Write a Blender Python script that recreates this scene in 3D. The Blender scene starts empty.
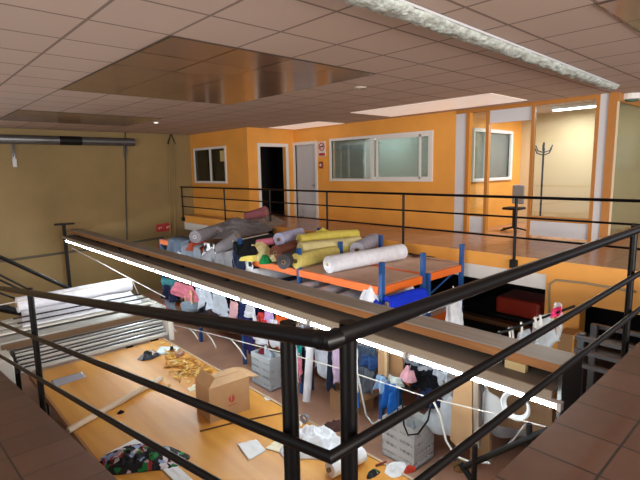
import bpy, bmesh, math, random
from mathutils import Vector, Matrix, noise
S = bpy.context.scene
COL = S.collection

# ---------------------------------------------------------------- camera
F_PX, YAW, PITCH, ROLL, EYE = 471.3, 0.825405, 0.148850, 0.0190964, 1.5
_f = Vector((math.cos(YAW)*math.cos(PITCH), math.sin(YAW)*math.cos(PITCH), -math.sin(PITCH)))
_r0 = Vector((math.sin(YAW), -math.cos(YAW), 0)); _d0 = _f.cross(_r0)
_r = _r0*math.cos(ROLL)+_d0*math.sin(ROLL); _d = -_r0*math.sin(ROLL)+_d0*math.cos(ROLL)
cam = bpy.data.cameras.new('camera'); cam.sensor_width = 36; cam.lens = 36*F_PX/640
cam.clip_start = 0.02
camo = bpy.data.objects.new('camera', cam); COL.objects.link(camo)
m = Matrix.Identity(4)
for i, v in enumerate((_r, -_d, -_f)):
    for k in range(3): m[k][i] = v[k]
m.translation = (0, 0, EYE); camo.matrix_world = m
S.camera = camo

# ---------------------------------------------------------------- world, lights, exposure
S.view_settings.view_transform = 'Standard'; S.view_settings.look = 'None'
S.view_settings.gamma = 1; S.view_settings.use_curve_mapping = False
S.view_settings.exposure = 0.25
w = bpy.data.worlds.new('world'); S.world = w; w.use_nodes = True
bg = w.node_tree.nodes['Background']; bg.inputs[0].default_value = (0.86, 0.91, 1.0, 1); bg.inputs[1].default_value = 0.55
TUBE_STRENGTH = 45.0
def area(name, loc, target, sx, sy, power, color=(1, 1, 1)):
    l = bpy.data.lights.new(name, 'AREA'); l.shape = 'RECTANGLE'; l.size = sx; l.size_y = sy
    l.energy = power; l.color = color
    o = bpy.data.objects.new(name, l); COL.objects.link(o); o.location = loc
    o.rotation_euler = (Vector(target)-Vector(loc)).to_track_quat('-Z', 'Y').to_euler()
    return o
# unseen fill lights added behind the camera to brighten the hall
area('added_fill_light', (-6.0, 1.5, 1.4), (6, 8, 1.0), 6.0, 2.0, 480, (1.0, 0.92, 0.84))
area('added_fill_light', (3.0, -6.5, 1.4), (7, 5, 1.0), 7.0, 2.0, 850, (1.0, 0.92, 0.84))
# ceiling lamps of the offices
area('office_lamp', (11.2, 4.2, 2.7), (11.2, 4.2, 0), 1.2, 0.3, 75, (0.95, 0.98, 1.0))
area('meeting_room_lamp', (10.6, 9.0, 2.7), (10.6, 9.0, 0), 0.6, 1.2, 50, (0.9, 1.0, 0.98))

# ---------------------------------------------------------------- pixel ray helpers (a point on a known plane)
def _ray(x, y): return _f + _r*((x-320)/F_PX) + _d*((y-240)/F_PX)
_C = Vector((0, 0, EYE))
def atz(x, y, z): d = _ray(x, y); return _C + d*((z-EYE)/d.z)
def atx(x, y, X): d = _ray(x, y); return _C + d*(X/d.x)
def aty(x, y, Y): d = _ray(x, y); return _C + d*(Y/d.y)

# ---------------------------------------------------------------- materials
MATS = {}
def mat(name, color, rough=.6, metal=0, noise_amt=.0, noise_scale=6, spec=.5, emit=0, bump=0, bump_scale=40, coat=0):
    if name in MATS: return MATS[name]
    m = bpy.data.materials.new(name); m.use_nodes = True; nt = m.node_tree
    b = nt.nodes['Principled BSDF']
    b.inputs['Base Color'].default_value = (*color, 1); b.inputs['Roughness'].default_value = rough
    b.inputs['Metallic'].default_value = metal; b.inputs['Specular IOR Level'].default_value = spec
    if coat: b.inputs['Coat Weight'].default_value = coat
    if emit:
        b.inputs['Emission Color'].default_value = (*color, 1); b.inputs['Emission Strength'].default_value = emit
    tc = nt.nodes.new('ShaderNodeTexCoord')
    if noise_amt:
        n = nt.nodes.new('ShaderNodeTexNoise'); n.inputs['Scale'].default_value = noise_scale; n.inputs['Detail'].default_value = 5
        nt.links.new(tc.outputs['Object'], n.inputs['Vector'])
        r = nt.nodes.new('ShaderNodeMapRange'); r.inputs[1].default_value = .3; r.inputs[2].default_value = .7
        r.inputs[3].default_value = 1-noise_amt; r.inputs[4].default_value = 1+noise_amt*.6
        nt.links.new(n.outputs['Fac'], r.inputs[0])
        mx = nt.nodes.new('ShaderNodeVectorMath'); mx.operation = 'SCALE'; mx.inputs[0].default_value = color
        nt.links.new(r.outputs[0], mx.inputs['Scale']); nt.links.new(mx.outputs[0], b.inputs['Base Color'])
    if bump:
        n2 = nt.nodes.new('ShaderNodeTexNoise'); n2.inputs['Scale'].default_value = bump_scale; n2.inputs['Detail'].default_value = 3
        nt.links.new(tc.outputs['Object'], n2.inputs['Vector'])
        bp = nt.nodes.new('ShaderNodeBump'); bp.inputs['Strength'].default_value = bump; bp.inputs['Distance'].default_value = .02
        nt.links.new(n2.outputs['Fac'], bp.inputs['Height']); nt.links.new(bp.outputs[0], b.inputs['Normal'])
    MATS[name] = m; return m

def tile_mat(name, c1, c2, grout, size, ox, oy, gw=.012, rough=.4, bump=.3, noise_amt=.15, spec=.5, depthgrout=True):
    """square tiles on a horizontal surface, grid lines at ox+k*size, oy+k*size (object = world coordinates)"""
    m = bpy.data.materials.new(name); m.use_nodes = True; nt = m.node_tree; N = nt.nodes; Lk = nt.links
    b = N['Principled BSDF']; b.inputs['Roughness'].default_value = rough; b.inputs['Specular IOR Level'].default_value = spec
    tc = N.new('ShaderNodeTexCoord'); sx = N.new('ShaderNodeSeparateXYZ'); Lk.new(tc.outputs['Object'], sx.inputs[0])
    def M(op, a, bb):
        n = N.new('ShaderNodeMath'); n.operation = op
        for i, v in enumerate((a, bb)):
            if v is None: continue
            if isinstance(v, (int, float)): n.inputs[i].default_value = v
            else: Lk.new(v, n.inputs[i])
        return n.outputs[0]
    us = []
    ids = []
    for ax, o in ((sx.outputs[0], ox), (sx.outputs[1], oy)):
        u = M('DIVIDE', M('SUBTRACT', ax, o), size)
        f = M('FRACT', u, None); us.append(M('GREATER_THAN', M('ABSOLUTE', M('SUBTRACT', f, .5), None), .5-gw/2/size))
        ids.append(M('FLOOR', u, None))
    g = M('MAXIMUM', us[0], us[1])
    cmb = N.new('ShaderNodeCombineXYZ'); Lk.new(ids[0], cmb.inputs[0]); Lk.new(ids[1], cmb.inputs[1])
    wn = N.new('ShaderNodeTexWhiteNoise'); wn.noise_dimensions = '2D'; Lk.new(cmb.outputs[0], wn.inputs['Vector'])
    no = N.new('ShaderNodeTexNoise'); no.inputs['Scale'].default_value = 3/size; no.inputs['Detail'].default_value = 5
    Lk.new(tc.outputs['Object'], no.inputs['Vector'])
    fac = M('ADD', M('MULTIPLY', wn.outputs['Value'], .5), M('MULTIPLY', no.outputs['Fac'], noise_amt*4))
    fac = M('SUBTRACT', fac, noise_amt*2-.25)
    mx = N.new('ShaderNodeMix'); mx.data_type = 'RGBA'; mx.inputs[6].default_value = (*c1, 1); mx.inputs[7].default_value = (*c2, 1)
    Lk.new(fac, mx.inputs[0])
    m2 = N.new('ShaderNodeMix'); m2.data_type = 'RGBA'; Lk.new(g, m2.inputs[0]); Lk.new(mx.outputs[2], m2.inputs[6]); m2.inputs[7].default_value = (*grout, 1)
    Lk.new(m2.outputs[2], b.inputs['Base Color'])
    if bump:
        bp = N.new('ShaderNodeBump'); bp.inputs['Strength'].default_value = bump; bp.inputs['Distance'].default_value = .01; bp.invert = True
        Lk.new(M('ADD', g, M('MULTIPLY', no.outputs['Fac'], .3)), bp.inputs['Height']); Lk.new(bp.outputs[0], b.inputs['Normal'])
    MATS[name] = m; return m

def wood_mat(name, c1, c2, axis='Y', scale=3, rough=.45, coat=0, spec=.5):
    m = bpy.data.materials.new(name); m.use_nodes = True; nt = m.node_tree; N = nt.nodes; Lk = nt.links
    b = N['Principled BSDF']; b.inputs['Roughness'].default_value = rough; b.inputs['Coat Weight'].default_value = coat
    b.inputs['Specular IOR Level'].default_value = spec
    tc = N.new('ShaderNodeTexCoord'); mp = N.new('ShaderNodeMapping'); Lk.new(tc.outputs['Object'], mp.inputs[0])
    mp.inputs['Scale'].default_value = (scale*6, scale*.5, scale*6) if axis == 'Y' else ((scale*.5, scale*6, scale*6) if axis == 'X' else (scale*6, scale*6, scale*.5))
    n = N.new('ShaderNodeTexNoise'); n.inputs['Scale'].default_value = 1; n.inputs['Detail'].default_value = 6; n.inputs['Distortion'].default_value = .4
    Lk.new(mp.outputs[0], n.inputs['Vector'])
    r = N.new('ShaderNodeValToRGB'); r.color_ramp.elements[0].position = .32; r.color_ramp.elements[1].position = .68
    r.color_ramp.elements[0].color = (*c1, 1); r.color_ramp.elements[1].color = (*c2, 1)
    Lk.new(n.outputs['Fac'], r.inputs[0]); Lk.new(r.outputs[0], b.inputs['Base Color'])
    MATS[name] = m; return m

def print_mat(name, colors, scale=8, rough=.8, metric='EUCLIDEAN'):
    """printed fabric: random cells of several colours"""
    m = bpy.data.materials.new(name); m.use_nodes = True; nt = m.node_tree; N = nt.nodes; Lk = nt.links
    b = N['Principled BSDF']; b.inputs['Roughness'].default_value = rough
    tc = N.new('ShaderNodeTexCoord'); n0 = N.new('ShaderNodeTexNoise'); n0.inputs['Scale'].default_value = scale*.7
    Lk.new(tc.outputs['Object'], n0.inputs['Vector'])
    mixv = N.new('ShaderNodeVectorMath'); mixv.operation = 'MULTIPLY_ADD'; Lk.new(n0.outputs['Color'], mixv.inputs[0])
    mixv.inputs[1].default_value = (1.6/scale,)*3; Lk.new(tc.outputs['Object'], mixv.inputs[2])
    v = N.new('ShaderNodeTexVoronoi'); v.inputs['Scale'].default_value = scale; Lk.new(mixv.outputs[0], v.inputs['Vector'])
    sp = N.new('ShaderNodeSeparateColor'); Lk.new(v.outputs['Color'], sp.inputs[0])
    r = N.new('ShaderNodeValToRGB'); r.color_ramp.interpolation = 'CONSTANT'
    e = r.color_ramp.elements
    while len(e) < len(colors): e.new(.5)
    for i, c in enumerate(colors): e[i].position = i/len(colors); e[i].color = (*c, 1)
    Lk.new(sp.outputs[0], r.inputs[0]); Lk.new(r.outputs[0], b.inputs['Base Color'])
    MATS[name] = m; return m

def glass_mat(name, tint=(.9, .95, .93), refl=.12, veil=0.0, veilc=(.5, .6, .58)):
    m = bpy.data.materials.new(name); m.use_nodes = True; nt = m.node_tree; N = nt.nodes; Lk = nt.links
    N.remove(N['Principled BSDF']); out = N['Material Output']
    t = N.new('ShaderNodeBsdfTransparent'); t.inputs[0].default_value = (*tint, 1)
    g = N.new('ShaderNodeBsdfGlossy'); g.inputs['Roughness'].default_value = .02
    fr = N.new('ShaderNodeFresnel'); fr.inputs[0].default_value = 1.5
    mx = N.new('ShaderNodeMixShader'); ad = N.new('ShaderNodeMath'); ad.operation = 'MULTIPLY_ADD'
    ad.inputs[1].default_value = .8; ad.inputs[2].default_value = refl; Lk.new(fr.outputs[0], ad.inputs[0])
    Lk.new(ad.outputs[0], mx.inputs[0]); Lk.new(t.outputs[0], mx.inputs[1]); Lk.new(g.outputs[0], mx.inputs[2])
    last = mx.outputs[0]
    if veil:
        d = N.new('ShaderNodeBsdfDiffuse'); d.inputs[0].default_value = (*veilc, 1)
        m2 = N.new('ShaderNodeMixShader'); m2.inputs[0].default_value = veil
        Lk.new(last, m2.inputs[1]); Lk.new(d.outputs[0], m2.inputs[2]); last = m2.outputs[0]
    Lk.new(last, out.inputs[0]); MATS[name] = m; return m

# ---------------------------------------------------------------- mesh builder
class MB:
    def __init__(s): s.bm = bmesh.new()
    def box(s, a, b, bevel=0):
        a, b = Vector(a), Vector(b)
        r = bmesh.ops.create_cube(s.bm, size=1)
        bmesh.ops.scale(s.bm, verts=r['verts'], vec=[abs(b[i]-a[i]) for i in range(3)])
        bmesh.ops.translate(s.bm, verts=r['verts'], vec=(a+b)/2)
        if bevel:
            ed = list({e for v in r['verts'] for e in v.link_edges})
            bmesh.ops.bevel(s.bm, geom=ed, offset=bevel, segments=2, affect='EDGES', profile=.5)
        return s
    def obox(s, c, size, rotz=0, tilt=None, bevel=0):
        r = bmesh.ops.create_cube(s.bm, size=1); vs = r['verts']
        bmesh.ops.scale(s.bm, verts=vs, vec=size)
        if bevel:
            ed = list({e for v in vs for e in v.link_edges})
            rr = bmesh.ops.bevel(s.bm, geom=ed, offset=bevel, segments=2, affect='EDGES', profile=.5)
            vs = list({v for v in rr['verts']} | {v for v in vs if v.is_valid})
        M = Matrix.Translation(c) @ Matrix.Rotation(rotz, 4, 'Z')
        if tilt: M = M @ Matrix.Rotation(tilt[0], 4, 'X') @ Matrix.Rotation(tilt[1], 4, 'Y')
        bmesh.ops.transform(s.bm, verts=vs, matrix=M); return s
    def quad(s, pts):
        s.bm.faces.new([s.bm.verts.new(p) for p in pts]); return s
    def prism(s, poly, axis, a, b):
        """poly of 2D points extruded along axis 0/1/2 from a to b"""
        def P(q, t):
            l = list(q); l.insert(axis, t); return Vector(l)
        v0 = [s.bm.verts.new(P(q, a)) for q in poly]; v1 = [s.bm.verts.new(P(q, b)) for q in poly]
        n = len(poly); s.bm.faces.new(v0); s.bm.faces.new(v1[::-1])
        for i in range(n): s.bm.faces.new((v0[i], v1[i], v1[(i+1) % n], v0[(i+1) % n]))
        return s
    def tube(s, path, r, seg=10, caps=True, rfun=None):
        path = [Vector(p) for p in path]; rings = []
        n = len(path); up = None
        for i, p in enumerate(path):
            t = (path[min(i+1, n-1)]-path[max(i-1, 0)]).normalized()
            if up is None:
                up = Vector((0, 0, 1)) if abs(t.z) < .9 else Vector((1, 0, 0))
            side = t.cross(up).normalized(); up = side.cross(t).normalized()
            rr = rfun(i/(n-1)) if rfun else r
            if 0 < i < n-1:
                c = (path[i]-path[i-1]).normalized().dot(t); k = 1/max(c, .5)
            else: k = 1
            rings.append([s.bm.verts.new(p + (side*math.cos(2*math.pi*j/seg) + up*math.sin(2*math.pi*j/seg))*rr) for j in range(seg)])
        for a, b in zip(rings, rings[1:]):
            for j in range(seg): s.bm.faces.new((a[j], a[(j+1) % seg], b[(j+1) % seg], b[j]))
        if caps: s.bm.faces.new(rings[0][::-1]); s.bm.faces.new(rings[-1])
        return s
    def ring(s, p0, p1, ro, ri, seg=20, wob=0, seed=0):
        """a hollow cylinder from p0 to p1"""
        p0, p1 = Vector(p0), Vector(p1); t = (p1-p0).normalized()
        up = Vector((0, 0, 1)) if abs(t.z) < .9 else Vector((1, 0, 0))
        side = t.cross(up).normalized(); up = side.cross(t)
        def circ(p, r, w=0):
            o = []
            for j in range(seg):
                a = 2*math.pi*j/seg
                k = 1 + (w*noise.noise(Vector((math.cos(a)*1.3+seed, math.sin(a)*1.3, p.dot(t)*2.2))) if w else 0)
                o.append(s.bm.verts.new(p + (side*math.cos(a)+up*math.sin(a))*r*k))
            return o
        ns = 1 if not wob else 9
        outs = [circ(p0.lerp(p1, i/ns), ro, wob) for i in range(ns+1)]
        i0, i1 = circ(p0, ri), circ(p1, ri)
        for a, b in zip(outs, outs[1:]):
            for j in range(seg): s.bm.faces.new((a[j], a[(j+1) % seg], b[(j+1) % seg], b[j]))
        for j in range(seg):
            k = (j+1) % seg
            s.bm.faces.new((i1[j], i1[k], i0[k], i0[j]))
            s.bm.faces.new((outs[0][k], outs[0][j], i0[j], i0[k]))
            s.bm.faces.new((outs[-1][j], outs[-1][k], i1[k], i1[j]))
        return s
    def grid(s, nu, nv, fn):
        vs = [[s.bm.verts.new(fn(i/nu, j/nv)) for j in range(nv+1)] for i in range(nu+1)]
        for i in range(nu):
            for j in range(nv): s.bm.faces.new((vs[i][j], vs[i+1][j], vs[i+1][j+1], vs[i][j+1]))
        return s
    def build(s, name, material, parent=None, smooth=False, solid=0, loc=None):
        bmesh.ops.recalc_face_normals(s.bm, faces=s.bm.faces)
        off = Vector((0, 0, 0)); root = parent
        if parent is not None:
            q = parent
            while q is not None: off += q.location; q = q.parent
        elif loc is not None: off = Vector(loc)
        bmesh.ops.translate(s.bm, verts=s.bm.verts, vec=-off)
        me = bpy.data.meshes.new(name); s.bm.to_mesh(me); s.bm.free()
        if smooth:
            for p in me.polygons: p.use_smooth = True
        o = bpy.data.objects.new(name, me); COL.objects.link(o)
        if material is not None: me.materials.append(material)
        if parent is not None: o.parent = parent
        elif loc is not None: o.location = loc
        if smooth == 'auto':
            md = o.modifiers.new('edges', 'EDGE_SPLIT'); md.split_angle = math.radians(40)
        if solid:
            md = o.modifiers.new('thickness', 'SOLIDIFY'); md.thickness = solid; md.offset = 0
        return o

def tag(o, label, cat, group=None):
    o['label'] = label; o['category'] = cat
    if group: o['group'] = group
    return o
def struct(o): o['kind'] = 'structure'; return o
def thing(name, loc, label, cat, group=None):
    o = bpy.data.objects.new(name, None); COL.objects.link(o); o.location = loc; o.empty_display_size = .1
    return tag(o, label, cat, group)
def sbox(name, a, b, m, parent=None):
    o = MB().box(a, b).build(name, m, parent)
    return o if parent else struct(o)

# ================================================================= SETTING
CEIL, LOW = 2.77, -2.55
FE, FW, LW = 7.70, 9.9, 15.4       # far mezzanine edge, far office wall, left wall
M_orange = mat('orange_paint', (.82, .375, .07), .55, noise_amt=.08, noise_scale=1.5)
M_olive = mat('olive_wall_paint', (.29, .205, .085), .7, noise_amt=.12, noise_scale=1.2)
M_white = mat('white_frame', (.75, .75, .74), .4)
M_pgrey = mat('pale_grey_panel', (.62, .64, .69), .5)
M_black = mat('black_steel', (.003, .003, .0035), .30, spec=.22)
M_blackm = mat('black_matt_steel', (.006, .006, .007), .5, spec=.3)
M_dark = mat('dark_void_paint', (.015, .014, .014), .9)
M_ceil = tile_mat('ceiling_tiles', (.57, .46, .40), (.62, .505, .44), (.27, .21, .18), .735, .685, .675, gw=.03, rough=.85, bump=.15, noise_amt=.03, spec=.2)
M_gloss = tile_mat('glossy_ceiling_tiles', (.27, .165, .115), (.32, .20, .145), (.07, .045, .035), .735, .685, .675, gw=.03, rough=.17, bump=.1, noise_amt=.03, spec=.8)
for n in M_gloss.node_tree.nodes:
    if n.type == 'BSDF_PRINCIPLED': n.inputs['Metallic'].default_value = .08
M_glow = tile_mat('added_glow_tiles', (.80, .74, .72), (.86, .80, .78), (.35, .30, .28), .735, .685, .675, gw=.02, rough=.35, bump=.05, noise_amt=.03)
for n in M_glow.node_tree.nodes:   # emission added to imitate brightly lit ceiling patches, no lamp here
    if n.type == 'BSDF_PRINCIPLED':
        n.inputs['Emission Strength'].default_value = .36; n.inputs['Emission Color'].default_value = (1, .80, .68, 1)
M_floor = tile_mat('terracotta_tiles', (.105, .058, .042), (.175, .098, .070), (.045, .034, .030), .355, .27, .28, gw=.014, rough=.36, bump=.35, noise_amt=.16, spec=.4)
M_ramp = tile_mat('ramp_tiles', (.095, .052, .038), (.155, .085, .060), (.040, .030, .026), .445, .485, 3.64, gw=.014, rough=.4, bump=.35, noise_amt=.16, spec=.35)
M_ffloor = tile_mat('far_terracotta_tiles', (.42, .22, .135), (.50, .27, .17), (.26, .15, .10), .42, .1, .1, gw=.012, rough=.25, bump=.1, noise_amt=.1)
M_lowfloor = mat('workshop_floor_paint', (.52, .29, .20), .5, noise_amt=.2, noise_scale=1.6)

# ceiling with inset glossy panels and two added glowing patches
sbox('ceiling', (-8, -8, CEIL), (18, LW+.2, CEIL+.1), M_ceil)
sbox('trim_1', (2.155, 4.35, CEIL-.012), (5.095, 8.025, CEIL-.001), M_gloss)
sbox('trim_2', (2.155, 10.965, CEIL-.012), (5.095, 13.17, CEIL-.001), M_gloss)
sbox('trim_3', (8.035, 4.22, CEIL-.012), (9.5, 7.6, CEIL-.001), M_glow)
sbox('trim_7', (8.77, 9.5, CEIL-.012), (9.8, 11.7, CEIL-.001), M_glow)
sbox('trim_4', (4.36, -1.2, CEIL-.012), (6.5, 1.41, CEIL-.001), M_gloss)
# left wall
sbox('wall_left', (-8, LW, LOW), (18, LW+.2, CEIL), M_olive)
# lower floor and dark back of the space under the far mezzanine
sbox('floor', (-8, -8, LOW-.1), (18, LW, LOW), M_lowfloor)
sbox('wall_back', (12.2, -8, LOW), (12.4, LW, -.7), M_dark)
# far mezzanine: slab, orange fascia, white beam below
sbox('floor_far_mezzanine', (FE, -8, -.06), (18, LW, 0), M_ffloor)
sbox('trim_5', (FE-.02, -8, -.24), (FE+.1, LW, -.005), M_orange)
sbox('trim_6', (FE+.02, 2.98, -.5), (FE+.3, LW, -.24), M_white)
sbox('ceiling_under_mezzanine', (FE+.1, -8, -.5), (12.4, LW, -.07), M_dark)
sbox('wall_under_mezzanine', (FE-.01, -3, -.63), (FE+.2, 2.45, -.24), M_orange)
sbox('wall_pier', (FE-.01, 2.45, LOW), (FE+.25, 2.98, -.24), M_orange)
# near mezzanine (right) and ramp (left)
def zr(y): return -.147*(y+.3)
sbox('floor_near_mezzanine', (.92, -8, -.16), (12, .98, 0), M_floor)
e = MB(); e.prism([(-8, 0), (-.3, 0), (9.2, zr(9.2)), (9.2, zr(9.2)-.18), (-.3, -.18), (-8, -.18)], 0, -4, .92)
struct(e.build('floor_ramp', M_ramp))
# left wall office: small window wall, door recess
def wall_x(name, x, th, y0, y1, z0, z1, m, holes=()):
    """wall in plane X=x (thickness to +X) with rectangular holes (ya,yb,za,zb)"""
    b = MB(); cuts = sorted(holes)
    y = y0
    for (ya, yb, za, zb) in cuts:
        if ya > y: b.box((x, y, z0), (x+th, ya, z1))
        if za > z0: b.box((x, ya, z0), (x+th, yb, za))
        if zb < z1: b.box((x, ya, zb), (x+th, yb, z1))
        y = yb
    if y < y1: b.box((x, y, z0), (x+th, y1, z1))
    return struct(b.build(name, m))
def wall_y(name, y, th, x0, x1, z0, z1, m, holes=()):
    b = MB(); x = x0
    for (xa, xb, za, zb) in sorted(holes):
        if xa > x: b.box((x, y, z0), (xa, y+th, z1))
        if za > z0: b.box((xa, y, z0), (xb, y+th, za))
        if zb < z1: b.box((xa, y, zb), (xb, y+th, z1))
        x = xb
    if x < x1: b.box((x, y, z0), (x1, y+th, z1))
    return struct(b.build(name, m))
WJ = 8.12
wall_x('wall_far_left', WJ, .12, 11.9, LW, 0, CEIL, M_orange, [(13.16, 15.1, 1.18, 2.22)])
wall_y('wall_side_recess', 11.9, .12, WJ+.12, FW, 0, CEIL, M_orange, [(8.56, 9.56, 0, 2.22)])
wall_x('wall_far', FW, .12, 6.02, 11.9, 0, CEIL, M_orange, [(6.7, 10.15, 1.22, 2.31), (10.86, 11.82, 0, 2.27)])
# frames
def frame_x(name, x, y0, y1, z0, z1, wd, m, bottom=True, dp=.06):
    b = MB(); b.box((x-.03, y0-wd, z0-(wd if bottom else 0)), (x+dp, y0, z1+wd)); b.box((x-.03, y1, z0-(wd if bottom else 0)), (x+dp, y1+wd, z1+wd))
    b.box((x-.03, y0, z1), (x+dp, y1, z1+wd))
    if bottom: b.box((x-.03, y0, z0-wd), (x+dp, y1, z0))
    return b
G_dark = glass_mat('window_glass_dim', (.55, .58, .56), .02)
G_win = glass_mat('window_glass_grey', (.88, .93, .92), .05, .10, (.46, .54, .52))
G_off = glass_mat('office_glass', (.93, .96, .94), .03)
# window 1, the small dark one
f = struct(frame_x('window_1', WJ, 13.16, 15.1, 1.18, 2.22, .07, M_white).build('window_1', M_white))
MB().box((WJ, 14.06, 1.18), (WJ+.04, 14.15, 2.22)).build('mullion', M_white, f)
MB().box((WJ+.02, 13.16, 1.18), (WJ+.03, 15.1, 2.22)).build('pane', G_dark, f)
# window 2, the wide sliding one
f = struct(frame_x('window_2', FW, 6.7, 10.15, 1.22, 2.31, .07, M_white).build('window_2', M_white))
b = MB(); b.box((FW-.01, 8.50, 1.22), (FW+.05, 8.62, 2.31)); b.box((FW-.02, 8.36, 1.22), (FW+.03, 8.42, 2.31)); b.box((FW-.02, 6.7, 1.22), (FW+.03, 6.76, 2.31)); b.box((FW-.02, 6.98, 1.22), (FW+.02, 7.03, 2.31)); b.box((FW-.02, 6.76, 1.22), (FW+.02, 8.36, 1.27)); b.box((FW-.02, 6.76, 2.25), (FW+.02, 8.36, 2.31))
b.build('sash', M_white, f)
MB().box((FW+.03, 8.62, 1.22), (FW+.036, 10.15, 2.31)).build('pane', G_win, f)
MB().box((FW+.005, 6.76, 1.27), (FW+.011, 8.50, 2.25)).build('pane', glass_mat('window_glass_green', (.66, .76, .73), .10, .25, (.50, .60, .56)), f)
# door 1 dark doorway, frame on the side wall
b = MB(); y = 11.9
b.box((8.47, y-.03, 0), (8.56, y+.13, 2.32)); b.box((9.56, y-.03, 0), (9.66, y+.13, 2.32)); b.box((8.56, y-.03, 2.22), (9.56, y+.13, 2.32))
struct(b.build('door_1', M_white))
# door 2 pale closed door
f = struct(frame_x('door_2', FW, 10.86, 11.82, 0, 2.27, .09, M_white, bottom=False).build('door_2', M_white))
M_door = mat('pale_grey_door', (.52, .54, .58), .4)
MB().box((FW+.03, 10.86, 0), (FW+.07, 11.50, 2.27)).build('door_leaf', M_door, f)
MB().box((FW+.05, 11.5, 0), (FW+.09, 11.82, 2.27)).build('door_leaf', M_door, f)
MB().box((FW+.0, 10.92, 1.0), (FW+.03, 11.05, 1.03)).build('door_handle', mat('steel', (.5, .5, .5), .3, 1), f)
# rooms behind
M_room = mat('grey_room_paint', (.44, .47, .47), .8)
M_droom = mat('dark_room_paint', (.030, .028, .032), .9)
sbox('wall_room_back', (11.3, 6.0, 0), (11.4, 11.8, CEIL), M_room)
sbox('wall_room_side', (FW+.12, 11.9, 0), (11.4, 12.0, CEIL), M_room)
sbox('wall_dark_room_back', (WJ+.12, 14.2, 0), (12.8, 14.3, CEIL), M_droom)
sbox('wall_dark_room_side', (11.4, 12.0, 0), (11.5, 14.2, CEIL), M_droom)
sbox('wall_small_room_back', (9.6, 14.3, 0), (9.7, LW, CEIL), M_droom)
# glazed office on the right
M_tan = mat('tan_office_paint', (.56, .43, .26), .7)
sbox('wall_office_back', (12.4, 2.0, 0), (12.5, 5.9, CEIL), M_tan)
wall_y('wall_office_side', 5.62, .10, FW, 12.4, 0, CEIL, M_orange, [(9.98, 11.75, 1.22, 2.28)])
f = MB(); f.box((9.93, 5.57, 1.15), (9.98, 5.68, 2.35)); f.box((11.75, 5.57, 1.15), (11.85, 5.68, 2.35)); f.box((9.98, 5.57, 1.15), (11.75, 5.68, 1.22)); f.box((9.98, 5.57, 2.28), (11.75, 5.68, 2.36)); f.box((10.52, 5.58, 1.22), (10.6, 5.66, 2.28))
f = struct(f.build('window_3', M_white)); MB().box((9.98, 5.64, 1.22), (11.75, 5.65, 2.28)).build('pane', G_win, f)
# partition in the plane of the far wall
M_oframe = mat('orange_frame', (.46, .19, .035), .45)
b = MB()
for (ya, yb) in ((5.68, 5.75), (5.2, 5.27), (4.22, 4.28), (3.04, 3.10)): b.box((FW-.03, ya, 0), (FW+.07, yb, 2.69))
b.box((FW-.03, 3.04, 2.69), (FW+.07, 6.0, CEIL)); b.box((FW-.02, 5.27, .37), (FW+.06, 5.68, .43)); b.box((FW-.02, 3.10, .36), (FW+.06, 4.22, .46))
b.box((FW-.03, 2.78, 0), (FW+.07, 2.895, CEIL))
struct(b.build('trim_partition_frame', M_oframe))
b = MB(); b.box((FW, 5.75, 0), (FW+.05, 6.02, CEIL-.08)); b.box((FW+.01, 5.27, 0), (FW+.04, 5.68, .37)); b.box((FW+.01, 4.28, 2.42), (FW+.04, 5.2, 2.69))
b.box((FW+.01, 3.10, .05), (FW+.04, 4.22, .36)); b.box((FW, 2.895, 0), (FW+.05, 3.04, CEIL))
struct(b.build('wall_partition_panels', M_pgrey))
for i, (ya, yb, za, zb) in enumerate(((5.27, 5.68, .43, 2.69), (3.10, 4.22, .46, 2.69))):
    struct(MB().box((FW+.02, ya, za), (FW+.03, yb, zb)).build('window_%d' % (4+i), G_off))
# glazed return on the right
G_grn = glass_mat('green_glass', (.90, .95, .86), .02, .08, (.55, .58, .42))
b = MB(); b.box((FW+.07, 2.76, 2.62), (14, 2.84, CEIL)); b.box((FW+.07, 2.76, 0), (14, 2.84, .16)); b.box((13.0, 2.76, .16), (13.1, 2.84, 2.62))
struct(b.build('trim_glazed_return', M_oframe))
struct(MB().box((FW+.07, 2.77, .16), (FW+.17, 2.83, 2.62)).build('trim_glazed_return_edge', mat('cream_trim', (.75, .66, .48), .5)))
struct(MB().box((FW+.17, 2.79, .16), (13.0, 2.80, 2.62)).build('window_6', G_grn))

# ================================================================= THINGS
PI = math.pi
def C(h):
    """sRGB hex to linear"""
    v = [int(h[i:i+2], 16)/255 for i in (0, 2, 4)]
    return tuple(((x+.055)/1.055)**2.4 if x > .04045 else x/12.92 for x in v)
def cloth_mat(hexc, amt=.12):
    return mat('cloth_'+hexc, C(hexc), .85, noise_amt=amt, noise_scale=9, spec=.2, bump=.25, bump_scale=25)
M_steel = mat('brushed_steel', (.42, .42, .43), .32, .9)
M_galv = mat('galvanised_duct', (.20, .21, .22), .35, .8, noise_amt=.15, noise_scale=3)
M_cord = mat('white_cord', (.72, .70, .66), .7)
M_card = mat('cardboard', (.45, .27, .135), .8, noise_amt=.08, noise_scale=5)
M_cardd = mat('cardboard_inside', (.36, .21, .10), .85)
M_tape = mat('packing_tape', (.50, .33, .17), .3)
M_core = mat('roll_core', (.30, .22, .14), .8)
M_plank = wood_mat('beam_plank_edge', (.30, .13, .045), (.42, .20, .075), 'Y', 2)
M_planktop = wood_mat('beam_plank_top', (.26, .24, .215), (.36, .335, .31), 'Y', 2)
M_cream = mat('cream_board', (.36, .315, .25), .6, noise_amt=.1, noise_scale=2)
M_greyb = mat('grey_board', (.15, .135, .12), .6, noise_amt=.2, noise_scale=2)
M_blue = mat('blue_rack_paint', (.012, .085, .30), .4)
M_orb = mat('orange_rack_paint', (.80, .16, .018), .4)
M_deck = mat('chipboard', (.62, .42, .32), .8, noise_amt=.15, noise_scale=3)
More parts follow.
